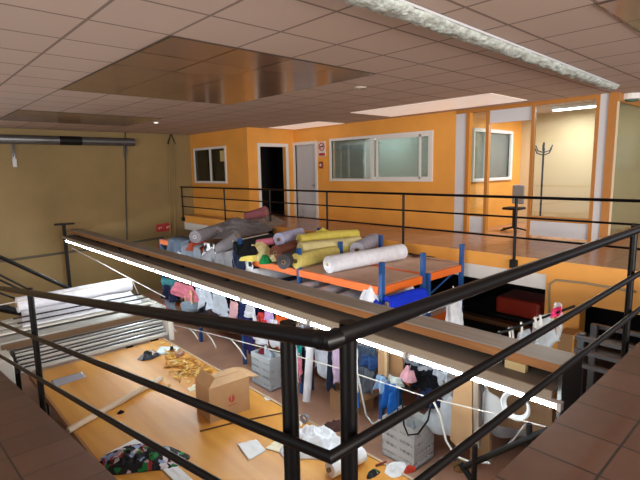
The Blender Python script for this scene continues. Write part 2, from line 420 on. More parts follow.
M_paper = mat('white_paper', (.80, .82, .84), .6)

# ---- near railing: two runs that meet at a corner
P0 = (.97, 1.02)
rl = thing('near_railing', (.97, 1.02, 0), 'black steel tube railing in the foreground, meeting at a corner above the cutting table', 'railing')
def rail_run(name, pts, r): return MB().tube(pts, r, 14).build(name, M_black, rl, smooth='auto')
rail_run('top_rail', [(.97, 9, -.205), (.97, 7.08, .08), (.97, 1.02, .97), (1.6, 1.025, .97), (7.56, 1.025, .97)], .030)
rail_run('middle_rail', [(.97, 9, -.73), (.97, 7.43, -.47), (.97, 1.02, .575), (7.56, 1.03, .59)], .022)
rail_run('lower_rail', [(.97, 9, -1.26), (.97, 7.79, -1.03), (.97, 1.02, .24), (7.56, 1.03, .26)], .022)
for (x, y, z0, z1) in ((1.025, atx(288, 330, 1.025).y, -.62, .955), (aty(348, 330, 1.08).x, 1.08, -.45, .982), (1.02, atx(31, 300, 1.02).y, -1.15, .335), (aty(634, 236, 1.08).x, 1.08, -.35, .99), (7.3, 1.08, -.35, .99)):
    MB().tube([(x, y, z0), (x, y, z1)], .031 if x < 2 else .027, 16).build('post', M_black, rl, smooth='auto')
MB().tube([(4.28, 1.075, .93), (4.28, 1.03, .95)], .02).build('bracket', M_black, rl)
# a steel corner joint
MB().tube([(.97, 1.06, .964), (.97, 1.02, .97), (1.01, 1.02, .97)], .033, 14).build('corner_joint', M_black, rl, smooth='auto')

# ---- far railing
fr = thing('far_railing', (FE-.05, 8, 0), 'black steel railing along the edge of the far mezzanine', 'railing')
for z, r in ((.985, .024), (.655, .017), (.315, .017)):
    MB().tube([(FE-.05, LW-.02, z), (FE-.05, 1.12, z)], r, 8).build('top_rail' if z > .9 else 'middle_rail', M_black, fr, smooth='auto')
for y in (15.3, 12.55, 10.25, 8.02, 5.8, 3.5, 1.15):
    p = MB().tube([(FE-.05, y, -.14), (FE-.05, y, .985)], .024, 10).build('post', M_black, fr, smooth='auto')
    MB().box((FE-.1, y-.06, -.2), (FE-.02, y+.06, -.06), .01).build('bracket', M_blackm, p)

# ---- stair going down along the left wall
st = thing('stair_railing', (1.0, 11.0, LOW), 'black stair railing descending along the olive wall at far left', 'railing')
def line_y(name, a, b, Y, r, ext=0):
    p, q = aty(*a, Y), aty(*b, Y); d = q-p
    MB().tube([p-d*ext, q], r, 8).build(name, M_blackm, st)
line_y('handrail', (0, 257), (90, 298), 12.6, .045, .4)
line_y('middle_rail', (0, 275), (32, 291), 12.3, .022, .4)
line_y('middle_rail', (0, 280), (32, 295), 12.3, .022, .4)
line_y('lower_rail', (0, 293), (30, 304), 12.3, .022, .4)
line_y('stringer', (0, 308), (42, 316), 12.3, .09, .5)

# ---- overhead lamp beam over the table
bm_ = thing('lamp_beam', (3.9, 8, -.3), 'long wooden overhead beam with grey top carrying the row of tube lights', 'beam')
BY0, BY1 = 1.33, 14.9
MB().box((3.86, BY0, -.18), (4.14, BY1, -.10)).build('plank', M_plank, bm_)
MB().box((3.855, BY0, -.10), (4.15, BY1, -.085)).build('plank_top', M_planktop, bm_)
MB().box((3.68, BY0, -.275), (4.10, BY1, -.25)).build('shelf_board', M_greyb, bm_)
MB().box((3.66, BY0, -.32), (3.68, BY1, -.25)).build('fascia', M_cream, bm_)
MB().box((4.08, BY0, -.25), (4.10, BY1, -.18)).build('back_board', M_cream, bm_)
for k in range(9):
    y = 1.8+1.55*k
    MB().box((3.90, y, -.25), (3.96, y+.05, -.18)).build('bracket', M_blackm, bm_)
MB().box((3.84, 1.62, -.25), (3.9, 1.80, -.18)).build('junction_box', mat('cream_plastic', (.62, .50, .26), .5), bm_)
MB().box((3.78, BY0-.03, LOW), (4.22, BY0+.0, -.085)).build('end_post', mat('dark_end_post', (.022, .019, .017), .6), bm_)
b = MB(); b.box((3.5, 14.86, .06), (3.72, 14.94, .11)); b.build('post_arm', M_blackm, bm_)
b = MB(); b.box((3.70, 14.86, LOW), (3.78, 14.94, .1)); b.build('support_post', M_blackm, bm_)
MB().box((3.70, 14.8, .06), (4.0, 14.94, .1)).build('post_arm', M_blackm, bm_)

# ---- tube lights below the beam
M_tube = mat('lit_tube', (.86, .97, 1.0), .4, emit=TUBE_STRENGTH)
lamp_names = ['nearest the wooden end post', 'second from the wooden end post', 'third from the wooden end post', 'fourth from the wooden end post',
              'fifth from the wooden end post', 'sixth from the wooden end post', 'seventh from the wooden end post', 'eighth from the wooden end post', 'farthest, beside the olive wall']
for k in range(9):
    y0 = 1.25+k*1.475; y1 = y0+1.44
    t = thing('tube_light', (3.66, (y0+y1)/2, -.31), 'lit white tube light under the wooden beam, '+lamp_names[k], 'lamp', 'tube lights under the beam')
    MB().box((3.64, y0, -.332), (3.70, y1, -.32)).build('housing', M_white, t)
    MB().tube([(3.665, y0+.03, -.355), (3.665, y1-.03, -.355)], .025, 10).build('tube', M_tube, t)
    for ya in (y0, y1-.03): MB().box((3.635, ya, -.385), (3.695, ya+.03, -.33)).build('end_cap', M_white, t)

# ---- duct, conduits and cables on the left wall and ceiling
t = thing('ventilation_duct', (2, LW-.25, 2.4), 'grey round ventilation duct along the top of the olive wall', 'duct')
MB().tube([(-4, LW-.22, 2.46), (6.06, LW-.22, 2.46)], .125, 20).build('pipe', M_galv, t, smooth='auto')
MB().tube([(3.9, LW-.222, 2.46), (4.5, LW-.222, 2.46)], .128, 20).build('band', M_blackm, t, smooth='auto')
for x in (2.78, 5.82):
    b = MB(); b.tube([(x, LW-.22, 2.33), (x, LW-.03, 1.98)], .02, 6); b.box((x-.03, LW-.06, 1.95), (x+.03, LW-.01, 2.4)); b.build('bracket', M_galv, t)
tag(MB().box((2.74, LW-.06, 1.72), (2.84, LW-.01, 1.95), .01).build('wall_socket', M_pgrey), 'small pale grey socket on the olive wall below the duct', 'socket')
tag(MB().tube([(-1, LW-.03, -.86), (2.2, LW-.03, -.84), (4.7, LW-.03, -.8), (6.9, LW-.03, -.70)], .035, 8).build('wall_conduit', mat('grey_conduit', (.10, .085, .06), .6)), 'dark horizontal conduit low along the olive wall', 'conduit')
tag(MB().tube([aty(125, 102, LW-.06), aty(126, 200, LW-.06), aty(127, 240, LW-.06)], .018, 6).build('hanging_cable', mat('dark_cable', (.05, .045, .04), .6)), 'thin dark cable hanging down the olive wall from the ceiling', 'cable')
for k, (xx, nm) in enumerate(((170.5, 'left'), (175.5, 'right'))):
    b = MB().tube([aty(xx-1.5, 141, LW-.04), aty(xx, 235, LW-.04)], .028, 8)
    tag(b.build('vertical_conduit', M_olive), 'olive painted vertical conduit near the wall corner, %s one of the pair' % nm, 'conduit', 'painted conduits')
t = thing('wall_bracket', aty(171, 139, LW-.05), 'dark triangular bracket above the vertical conduits near the wall corner', 'bracket')
b = MB(); a1, a2, a3 = aty(171, 133, LW-.05), aty(168, 144, LW-.05), aty(175, 144, LW-.05); b.tube([a2, a1, a3], .025, 6); b.build('arm', M_blackm, t)
M_red = mat('red_sign', (.45, .03, .03), .5)
for k, (px, py, s, nm) in enumerate(((160, 228, .13, 'upper left'), (168, 227, .14, 'upper right'), (162, 247, .12, 'lower'))):
    c = aty(px, py, LW-.02); t = thing('safety_sign', c, 'small red safety sign low on the olive wall, %s of three' % nm, 'sign', 'red wall signs')
    MB().box((c.x-s, c.y-.01, c.z-s), (c.x+s, c.y+.01, c.z+s)).build('plate', M_red, t)
    b = MB(); b.box((c.x-s*.4, c.y-.016, c.z-s*.3), (c.x-s*.15, c.y-.011, c.z+s*.2)); b.box((c.x+s*.1, c.y-.016, c.z-.1*s), (c.x+s*.45, c.y-.011, c.z+s*.25)); b.build('pictogram', M_white, t)
# cable tray on the ceiling, wrapped and fuzzy
M_tray = mat('white_tray', (.50, .56, .53), .8, noise_amt=.35, noise_scale=14, bump=1.0, bump_scale=30)
t = thing('cable_tray', (5.5, 2.42, CEIL), 'white perforated cable tray running across the ceiling', 'cable tray')
random.seed(5)
b = MB()
def trayf(u, v):
    x = 1.2+7.75*u; a = v*PI; n = noise.noise(Vector((x*6, v*5, 0)))*.022+noise.noise(Vector((x*17, v*9, 3)))*.016
    return Vector((x, 2.42+.16*u+math.cos(a)*(.115+n-.03*u), CEIL-.02-math.sin(a)*(.065+n)))
b.grid(400, 10, trayf); b.build('foam_cover', M_tray, t, smooth=True)
for o_ in (.12, -.12): MB().tube([(1.2, 2.42+o_, CEIL-.02), (8.95, 2.58+o_*.75, CEIL-.02)], .012, 6).build('side_rail', M_pgrey, t)
# smoke detector / small ceiling fittings
c = atz(360, 87, CEIL); t = thing('ceiling_speaker', c, 'round cream ceiling fitting beyond the glossy panel', 'ceiling fitting')
b = MB(); b.ring((c.x, c.y, CEIL), (c.x, c.y, CEIL-.03), .10, .04); b.build('ring', mat('dull_ceiling_ring', (.40, .34, .27), .6), t)
c = atz(156, 122, CEIL); t = thing('ceiling_spotlight', c, 'small white round spotlight in the ceiling near the olive wall', 'ceiling lamp')
MB().tube([(c.x, c.y, CEIL), (c.x, c.y, CEIL-.02)], .07, 16).build('rim', M_white, t); MB().tube([(c.x, c.y, CEIL-.02), (c.x, c.y, CEIL-.03)], .045, 16).build('lens', mat('spot_lens', (1, .95, .85), .4, emit=1.2), t)
c = atz(631, 97, CEIL-.05); t = thing('emergency_lamp', c, 'white oval lamp on the ceiling above the green glass', 'ceiling lamp')
b = MB(); b.tube([(c.x, c.y, CEIL), (c.x, c.y, CEIL-.10)], .2, 20); b.build('body', M_white, t); MB().tube([(c.x, c.y, CEIL-.10), (c.x, c.y, CEIL-.13)], .12, 20).build('grille', mat('dark_green_grille', (.05, .12, .09), .5), t)
c = atz(393, 91, CEIL)
# ---- signs beside door 2
c = atx(322, 149, FW-.01); t = thing('no_smoking_sign', c, 'white and red no smoking sign on the orange wall beside the pale door', 'sign')
MB().box((FW-.015, c.y-.16, c.z-.22), (FW-.002, c.y+.16, c.z+.22)).build('plate', mat('sign_white', (.75, .72, .70), .5), t)
b = MB(); ring = [(FW-.02, c.y+.11*math.cos(a), c.z+.07+.11*math.sin(a)) for a in [2*PI*i/24 for i in range(25)]]
b.tube(ring, .016, 6, caps=False); b.tube([(FW-.02, c.y-.08, c.z+.14), (FW-.02, c.y+.08, c.z)], .013, 6); b.build('prohibition_ring', M_red, t)
MB().box((FW-.02, c.y-.13, c.z-.2), (FW-.016, c.y+.13, c.z-.12)).build('text_band', M_red, t)
MB().box((FW-.022, c.y-.07, c.z+.055), (FW-.018, c.y+.07, c.z+.085)).build('cigarette', M_blackm, t)
c = atx(321, 165, FW-.03); t = thing('fire_alarm_button', c, 'small red fire alarm button on the orange wall below the no smoking sign', 'alarm button')
MB().box((FW-.05, c.y-.07, c.z-.1), (FW-.001, c.y+.07, c.z+.1), .01).build('case', mat('dark_red_case', (.25, .03, .02), .4), t); MB().box((FW-.06, c.y-.03, c.z-.04), (FW-.05, c.y+.03, c.z+.04)).build('glass', M_white, t)
c = atx(222, 156, WJ-.01)
tag(MB().box((WJ-.005, c.y-.13, c.z-.17), (WJ+.015, c.y+.13, c.z+.17)).build('paper_note', mat('yellow_note', (.55, .45, .18), .7)), 'small yellow paper notice on the dark left window', 'note')
# picture inside the dark room
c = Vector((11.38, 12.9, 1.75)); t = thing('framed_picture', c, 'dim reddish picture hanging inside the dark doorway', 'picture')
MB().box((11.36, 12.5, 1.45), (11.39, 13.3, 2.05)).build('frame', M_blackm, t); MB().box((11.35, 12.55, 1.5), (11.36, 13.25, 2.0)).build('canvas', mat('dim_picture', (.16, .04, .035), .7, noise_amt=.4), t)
# inner dark window of the meeting room
t = thing('inner_window', (11.27, 10.5, 1.7), 'dark two pane window on the back wall seen through the wide window', 'window')
y0, y1 = 10.55, 12.0
ya, yb = 10.05, 11.15
b = MB(); b.box((11.24, ya+.06, 1.1), (11.3, yb-.06, 1.16)); b.box((11.24, ya+.06, 2.25), (11.3, yb-.06, 2.31)); b.box((11.24, ya, 1.1), (11.3, ya+.06, 2.31)); b.box((11.24, yb-.06, 1.1), (11.3, yb, 2.31)); b.box((11.24, 10.72, 1.16), (11.3, 10.78, 2.25)); b.build('frame', M_white, t)
MB().box((11.27, ya+.06, 1.16), (11.29, yb-.06, 2.25)).build('pane', mat('dark_pane', (.06, .07, .075), .15), t)

# ---- office things
c = Vector((11.0, 4.1, 0)); cx = aty(531, 215, 3.95)
t = thing('coat_stand', (11.3, 4.55, 0), 'dark coat stand with hooks inside the glazed office', 'coat stand')
px, py = 11.3, 4.72
q = atx(541, 200, 11.0); px, py = 11.0, q.y
t.location = (px, py, 0)
MB().tube([(px, py, 0), (px, py, 2.0)], .022, 8).build('pole', M_blackm, t)
for k in range(6):
    a = k*PI/3+.3
    MB().tube([(px, py, 1.72+.06*(k % 2)), (px+.14*math.cos(a), py+.14*math.sin(a), 1.76+.06*(k % 2)), (px+.2*math.cos(a), py+.2*math.sin(a), 1.88+.06*(k % 2))], .014, 6).build('hook', M_blackm, t)
for k in range(4):
    a = k*PI/2
    MB().tube([(px, py, .12), (px+.25*math.cos(a), py+.25*math.sin(a), .01)], .016, 6).build('leg', M_blackm, t)
c = atx(514, 207, 10.6)
t = thing('office_chair', (10.6, c.y, 0), 'dim dark chair standing in the office doorway opening', 'chair')
x, y = 10.6, c.y
MB().box((x-.2, y-.2, .5), (x+.2, y+.2, .56), .03).build('seat', M_blackm, t)
MB().box((x+.16, y-.14, .62), (x+.22, y+.14, 1.06), .03).build('backrest', mat('grey_backrest', (.30, .31, .33), .7), t)
MB().tube([(x, y, .08), (x, y, .5)], .03, 8).build('column', M_blackm, t)
for k in range(5):
    a = k*2*PI/5; MB().tube([(x, y, .1), (x+.3*math.cos(a), y+.3*math.sin(a), .03)], .02, 6).build('leg', M_blackm, t)
# lit tube lamp on the office ceiling
for k, (xx, yy) in enumerate(((11.2, 3.75),)):
    t = thing('office_tube_light', (xx, yy, CEIL), 'lit white tube light on the ceiling of the glazed office', 'lamp')
    MB().box((xx-.08, yy-.65, CEIL-.06), (xx+.08, yy+.65, CEIL)).build('housing', M_white, t)
    MB().box((xx-.05, yy-.62, CEIL-.09), (xx+.05, yy+.62, CEIL-.06), .01).build('tube', mat('office_tube', (.85, .95, 1.0), .4, emit=9), t)
q = aty(626, 150, 3.6)
tag(MB().box((12.37, 3.0, 1.35), (12.395, 3.6, 2.1)).build('wall_poster', mat('faded_poster', (.50, .42, .36), .7, noise_amt=.3, noise_scale=8)), 'faded poster on the office wall behind the green glass', 'poster')

# ---- pallet racks
LV = (-.23, -1.0, -1.75)
def rack(x0, x1, ys, label, tops):
    r = thing('pallet_rack', ((x0+x1)/2, (ys[0]+ys[-1])/2, LOW), label, 'rack', 'pallet racks')
    for i, y in enumerate(ys):
        for x in (x0+.045, x1-.045):
            b = MB(); b.box((x-.034, y-.032, LOW), (x+.034, y+.032, (tops if (x > 6.6 or x < 6.35) and i < 3 else -.22))); b.build('upright', M_blue, r)
        b = MB()
        for z in (-2.2, -1.4, -.6): b.tube([(x0+.05, y, z), (x1-.05, y, z+.35)], .015, 6)
        b.build('brace', M_blue, r)
    for z in LV:
        for a, c in zip(ys, ys[1:]):
            for x in (x0+.02, x1-.02): MB().box((x-.025, a+.04, z-.12), (x+.025, c-.04, z)).build('beam', M_orb, r)
            MB().box((x0+.045, a+.04, z-.03), (x1-.045, c-.04, z+.005)).build('shelf_board', M_deck, r)
    y = ys[0]
    for z in LV: MB().box((x0+.09, y-.025, z-.12), (x1-.09, y+.025, z)).build('beam', M_orb, r)
    return r
RY = [4.36+1.87*k for k in range(5)]
rack(5.2, 6.32, RY, 'blue and orange pallet rack beside the cutting table, nearest row', .14)
rack(6.38, 7.5, RY, 'blue and orange pallet rack standing against the far mezzanine edge', .14)

# ---- fabric roll builder
def roll(label, p0, p1, r, hexc, core=True, name='fabric_roll', group='fabric rolls', m=None, corehex=None, wob=.16):
    p0, p1 = Vector(p0), Vector(p1); t = thing(name, tuple((p0+p1)/2-Vector((0, 0, r))), label, 'fabric roll', group)
    MB().ring(p0, p1, r, r*.3, 22, wob, seed=len(bpy.data.objects)).build('fabric', m or cloth_mat(hexc), t, smooth='auto')
    d = (p1-p0).normalized()
    MB().ring(p0-d*.03, p1+d*.03, r*.3, r*.2, 12).build('core', mat('core_'+corehex, C(corehex), .8) if corehex else M_core, t, smooth='auto')
    return t
def pile(name, label, cat, c, rx, ry, h, hexc=None, seed=0, rot=0, m=None, group=None, rough=.7):
    """a crumpled heap of cloth"""
    c = Vector(c); b = MB()
    def f(u, v):
        a = u*2*PI; rr = v
        k = 1+.28*noise.noise(Vector((math.cos(a)*1.4+seed, math.sin(a)*1.4, seed*1.7)))
        x = rx*rr*k*math.cos(a); y = ry*rr*k*math.sin(a)
        z = h*(max(0, 1-rr**2.2)) * (1+.5*rough*noise.noise(Vector((x*4/max(rx, .1)*.5+seed, y*4/max(ry, .1)*.5, seed))))
        z += rough*(min(h, .2)*.55*(.5-abs(noise.noise(Vector((x*5.5+seed*3, y*5.5, seed)))*2)) + min(h, .2)*.40*(.4-abs(noise.noise(Vector((x*13, y*13+seed, seed)))*2)) + min(h, .2)*.12*noise.noise(Vector((x*30, y*30, seed))))*(1-rr**4)
        X = x*math.cos(rot)-y*math.sin(rot); Y = x*math.sin(rot)+y*math.cos(rot)
        return c+Vector((X, Y, max(z, .004)))
    b.grid(84, 28, f); bmesh.ops.remove_doubles(b.bm, verts=b.bm.verts, dist=.0005)
    return tag(b.build(name, m or cloth_mat(hexc), smooth=True, loc=c, solid=.006), label, cat, group)
def hang(name, label, cat, a, bq, length, hexc=None, seed=0, m=None, group=None, depth=.05, folds=3.5, back=.0, jag=.35):
    """cloth hanging from the line a-b"""
    a, bq = Vector(a), Vector(bq); d = bq-a; n = Vector((-d.y, d.x, 0)).normalized()*-1
    def f(u, v):
        p = a+d*u
        p = p + n*(depth*math.sin(u*folds*2*PI+seed)*(.25+.75*v)+.03*noise.noise(Vector((u*5, v*5, seed))))
        L = length*(1+jag*noise.noise(Vector((u*2.6+seed, seed, 0)))+jag*.4*math.sin(u*PI))
        z = -L*v
        if v < .12 and back: p = p - n*back*(1-v/.12)
        p = p + d*((u-.5)*(-.18+.34*v+.5*v*noise.noise(Vector((v*1.5, seed*2.1, 4)))) + .22*v*noise.noise(Vector((seed*3.3, v, 1))))
        return p+Vector((0, 0, z))
    b = MB(); b.grid(24, 18, f)
    return tag(b.build(name, m or cloth_mat(hexc), smooth=True, loc=(a+bq)/2-Vector((0, 0, length)), solid=.008), label, cat, group)
def sheet(name, label, cat, pts, hexc=None, z=.004, m=None, group=None, curl=.02, th=.004, seed=0):
    """a sheet lying on a surface: four corners"""
    p = [Vector(q) for q in pts]
    def f(u, v):
        q = (p[0]*(1-u)+p[1]*u)*(1-v)+(p[3]*(1-u)+p[2]*u)*v
        return q+Vector((0, 0, z+curl*abs(noise.noise(Vector((u*2.2+seed, v*2.2, seed))))+curl*.8*max(0, abs(u-.5)*2-.7)))
    b = MB(); b.grid(12, 12, f)
    return tag(b.build(name, m or cloth_mat(hexc), smooth=True, loc=sum(p, Vector())/4, solid=th), label, cat, group)

# ---------------------------------------------------------------- cutting table
TZ = -1.65
M_table = wood_mat('varnished_tabletop', (.60, .265, .04), (.73, .365, .075), 'Y', .8, .36, coat=0)
t = thing('cutting_table', (2.55, 4.5, LOW), 'long varnished orange wood cutting table below the railing', 'table')
TX0, TX1, TY0, TY1 = 1.42, 3.62, -1.0, 8.42
MB().box((TX0, TY0, TZ-.06), (TX1, TY1, TZ), .008).build('tabletop', M_table, t)
MB().box((TX1, TY0, TZ-.07), (TX1+.03, TY1, TZ+.012)).build('edge_strip', mat('pale_edge_strip', (.55, .42, .30), .4), t)
MB().box((TX0-.03, TY0, TZ-.07), (TX0, TY1, TZ+.012)).build('edge_strip', M_plank, t)
MB().box((TX0+.05, TY0, TZ-.22), (TX1-.02, TY1, TZ-.06)).build('apron', M_plank, t)
for y in (0, 2.8, 5.6, 8.2):
    for x in (TX0+.1, TX1-.1): MB().box((x-.05, y-.05, LOW), (x+.05, y+.05, TZ-.06)).build('leg', M_blackm, t)

# spreading machine at the far end
M_mgrey = mat('machine_grey', (.42, .42, .40), .45, noise_amt=.1, noise_scale=2)
M_mwhite = mat('machine_white', (.66, .65, .60), .5)
t = thing('fabric_spreading_machine', (2.6, 9.4, LOW), 'long grey fabric spreading machine with rollers across the far table end', 'machine')
for (y, z, r, m_, x0, x1) in ((8.50, -1.60, .045, M_mgrey, 1.3, 3.75), (8.58, -1.545, .022, M_steel, 1.3, 3.75), (8.64, -1.50, .028, M_mgrey, 1.3, 3.75), (8.70, -1.455, .02, M_steel, 1.3, 3.75), (8.76, -1.41, .028, M_mgrey, 1.3, 3.78), (8.82, -1.37, .02, M_steel, 1.3, 3.78)):
    MB().tube([(x0, y, z), (x1, y, z)], r, 12).build('roller', m_, t, smooth='auto')
MB().box((1.25, 8.86, -1.75), (3.85, 8.90, -1.34)).build('guard_plate', mat('dark_guard', (.05, .045, .04), .5), t)
MB().box((1.15, 9.0, -1.32), (3.85, 9.30, -1.22)).build('guide_board', M_mgrey, t)
MB().box((1.15, 8.95, -1.5), (3.85, 9.0, -1.25)).build('wood_rail', mat('brown_rail_dark', (.13, .075, .035), .5), t)
for k in range(6):
    MB().box((1.5, 9.52+.19*k, -1.10), (3.85, 9.55+.19*k, -1.08)).build('bar', M_blackm, t) if k in (0, 2) else None
    MB().box((1.15, 9.36+.16*k, -1.20), (3.95, 9.47+.16*k, -1.17)).build('slat', M_mgrey if k % 2 else M_mwhite, t)
MB().box((1.2, 8.9, -1.7), (3.9, 10.6, -1.35)).build('bed', M_mgrey, t)
MB().box((.98, 8.46, -1.95), (1.22, 9.5, -1.33), .02).build('side_panel', M_mwhite, t)
MB().box((3.78, 8.46, -1.75), (3.88, 8.75, -1.25), .01).build('side_panel', M_mwhite, t)
MB().box((3.82, 9.0, -1.8), (4.0, 10.4, -1.2), .02).build('side_panel', M_mgrey, t)
for x in (1.3, 3.7):
    for y in (9.0, 10.4): MB().box((x-.06, y-.06, LOW), (x+.06, y+.06, -1.7)).build('leg', M_blackm, t)
# white cloth over the machine and the roll behind it
def wc(u, v):
    y = 9.42+1.05*v; z = -1.14+.012*math.sin(v*14)+.012*noise.noise(Vector((u*6, v*5, 1)))
    return Vector((1.55+2.12*u+.18*v, y, z))
b = MB(); b.grid(30, 24, wc); tag(b.build('white_cloth', cloth_mat('E9ECF6', .03), smooth=True, solid=.02, loc=(2.4, 9.9, -1.14)), 'white cloth spread over the slats of the spreading machine', 'cloth')
roll('big white fabric roll lying behind the spreading machine', (1.70, 10.66, -1.03), (3.92, 10.66, -1.01), .155, 'EEF0FA', wob=.06)

# things on the table
T = lambda x, y: atz(x, y, TZ)
# cardboard box with a red print
t = thing('cardboard_box', tuple(T(228, 405)), 'open cardboard box with a small red print standing on the cutting table', 'box')
a, bb, cc = T(210.6, 424), T(250, 409), T(197, 412)
vx = (bb-a); vx.z = 0; vy = cc-a; vy.z = 0; H = atx(209, 390, a.x).z-TZ
c0 = [a, a+vx, a+vx+vy, a+vy]
def panel(name, p, q, h, m, parent, th=.012):
    d = (q-p).normalized(); n = Vector((-d.y, d.x, 0))*th
    b = MB(); v = [p, q, q+n, p+n]; lo = [b.bm.verts.new(x) for x in v]; hi = [b.bm.verts.new(x+Vector((0, 0, h))) for x in v]
    b.bm.faces.new(lo); b.bm.faces.new(hi)
    for i in range(4): b.bm.faces.new((lo[i], lo[(i+1) % 4], hi[(i+1) % 4], hi[i]))
    return b.build(name, m, parent)
for i in range(4): panel('side', c0[i], c0[(i+1) % 4], H, M_card, t)
MB().quad([x+Vector((0, 0, .01)) for x in c0]).build('bottom', M_cardd, t)
up = Vector((0, 0, H)); n_ = vy.normalized(); ex = vx.normalized()
def flap(p, q, out, th=.01):
    b = MB(); b.bm.faces.new([b.bm.verts.new(x) for x in (p, q, q+out-(q-p)*.04, p+out+(q-p)*.04)])
    return b.build('flap', M_card, t, solid=th)
W_ = vy.length
flap(c0[0]+up, c0[1]+up, n_*W_*.5+Vector((0, 0, .015)))
flap(c0[3]+up, c0[2]+up, -n_*W_*.5+Vector((0, 0, .02)))
flap(c0[0]+up, c0[3]+up, ex*.10+Vector((0, 0, .12)))
flap(c0[1]+up, c0[2]+up, ex*.16+Vector((0, 0, -.05)))
# red flame-like print
b = MB(); fm = a+vx*.55+Vector((0, 0, H*.52))-n_*.004
def P2(u, v): return fm+ex*u+Vector((0, 0, v))
for sgn, sc in ((1, 1), (-1, .8)):
    pts = [(0, -.06), (.035, -.04), (.05, .0), (.035, .05), (.03, .02), (.01, .065), (.012, .01)]
    b.quad([P2(sgn*x*sc-.01, y*sc) for x, y in pts])
b.quad([P2(-.06, -.09), P2(.06, -.09), P2(.06, -.08), P2(-.06, -.08)])
b.build('red_print', mat('red_print', (.45, .06, .04), .7), t, solid=.002)

# cardboard tube lying across the left of the table
roll_p0, roll_p1 = T(68, 434)+Vector((0, 0, .04)), T(161, 381)+Vector((0, 0, .04))
t = thing('cardboard_tube', tuple((roll_p0+roll_p1)/2-Vector((0, 0, .04))), 'long pale cardboard tube lying diagonally on the cutting table', 'tube')
MB().ring(roll_p0, roll_p1, .04, .032, 16).build('tube', mat('pale_tube', (.62, .50, .36), .7), t, smooth='auto')
sheet('grey_ruler', 'grey translucent plastic strip lying near the left table edge', 'plastic strip', [T(51, 381), T(82, 372), T(86, 377), T(54, 388)], m=mat('grey_plastic', (.36, .37, .44), .2), curl=.004, th=.006)
pp = print_mat('black_floral_print', [C('101014'), C('1b1c22'), C('0d0e12'), C('262a33'), C('d9d6dd'), C('16171b'), C('a23038'), C('0f1013'), C('8fa0c8'), C('1a7a3a'), C('131318'), C('c8b8c4')], 17)
pile('printed_fabric', 'heap of black printed fabric with red, white and green motifs on the table', 'fabric', T(143, 459), .46, .26, .10, seed=3, rot=-.75, m=pp)
sheet('paper_sheet', 'white paper sheet partly under the black printed fabric', 'paper', [T(105, 455), T(140, 437), T(148, 441), T(115, 461)], m=M_paper, curl=.01)
sheet('paper_sheet', 'white paper sheet at the bottom beside the black printed fabric', 'paper', [T(162, 470), T(178, 467), T(194, 482), T(176, 484)], m=M_paper, curl=.01)
sheet('paper_sheet', 'larger white paper sheet lying between the box and the railing posts', 'paper', [T(237, 445), T(256, 440), T(266, 451), T(249, 461)], m=M_paper, curl=.02, seed=2)
sheet('paper_sheet', 'smaller cream paper sheet touching the larger white sheet', 'paper', [T(265, 449), T(275, 442), T(285, 446), T(279, 453)], m=mat('cream_paper', (.78, .74, .55), .6), curl=.015, seed=4)
# yellow off-cuts: many thin strips
random.seed(11)
M_y = [mat('yellow_offcut_%d' % i, c, .8) for i, c in enumerate(((.66, .38, .07), (.55, .27, .04), (.74, .55, .22), (.42, .19, .04)))]
bs = [MB() for _ in M_y]
for k in range(170):
    u, v = random.random(), random.gauss(.5, .22)
    q = T(166+u*44, 361+u*17+ (v-.5)*34)
    if q.x > 3.56: q.x = 3.56-random.random()*.2
    bs[random.randrange(4)].obox((q.x, q.y, TZ+.012+random.random()*.03), (random.uniform(.05, .16), random.uniform(.015, .05), .006), random.random()*PI, (random.uniform(-.3, .3), random.uniform(-.3, .3)))
t = thing('fabric_offcuts', tuple(T(187, 372)), 'scattered heap of thin yellow fabric off-cuts on the far right of the table', 'off-cuts')
for b, m_ in zip(bs, M_y): o = b.build('strips', m_, t); o['kind'] = 'stuff'
pile('rag', 'dark grey and white rag heap at the far end of the table', 'rag', T(149, 357), .20, .14, .09, seed=7, m=print_mat('rag_print', [C('1c1f26'), C('333a48'), C('8b8f98'), C('15161a'), C('b9a9a0'), C('3c4250')], 9))
sheet('paper_sheet', 'pale blue paper sheet beside the dark rag at the far table end', 'paper', [T(154, 355), T(160, 347), T(180, 347), T(176, 354)], m=mat('bluish_paper', (.66, .76, .82), .6), curl=.01)
q = T(172, 352); t = thing('thread_cone', tuple(q), 'small black thread cone standing on the pale blue sheet', 'thread cone')
MB().tube([q+Vector((0, 0, .012)), q+Vector((0, 0, .11))], .04, 12, rfun=lambda u: .045-.025*u).build('thread', M_blackm, t, smooth='auto'); MB().tube([q+Vector((0, 0, .11)), q+Vector((0, 0, .13))], .012, 8).build('tip', M_white, t)
q = T(180, 356); tag(MB().obox(q+Vector((0, 0, .035)), (.16, .09, .07), .5, bevel=.01).build('small_box', mat('pinkish_brown_box', (.36, .20, .16), .7), loc=q), 'small pinkish brown box beside the yellow off-cuts', 'box')
q = T(121, 413); pile('dark_scrap', 'tiny black cloth scrap on the table below the cardboard tube', 'scrap', q, .05, .03, .03, '15151a', seed=2)
q = T(101, 412); pile('dark_scrap', 'tiny black cloth scrap on the far side of the cardboard tube', 'scrap', q, .07, .025, .02, '15151a', seed=5)
tag(MB().tube([T(200, 432)+Vector((0, 0, .012)), T(240, 422)+Vector((0, 0, .012)), T(282, 414)+Vector((0, 0, .012))], .009, 6).build('table_cord', mat('brown_cord', (.10, .04, .02), .7)), 'thin dark cord lying on the table in front of the box', 'cord')
sheet('paper_scrap', 'small cream paper scrap left of the cardboard box', 'paper', [T(187, 389), T(196, 384), T(199, 389), T(190, 392)], m=mat('cream_paper', (.78, .74, .55), .6), curl=.01)
sheet('paper_scrap', 'tiny white paper scrap right of the box near the table edge', 'paper', [T(264, 398), T(269, 397), T(271, 400), T(266, 401)], m=M_paper, curl=.005)
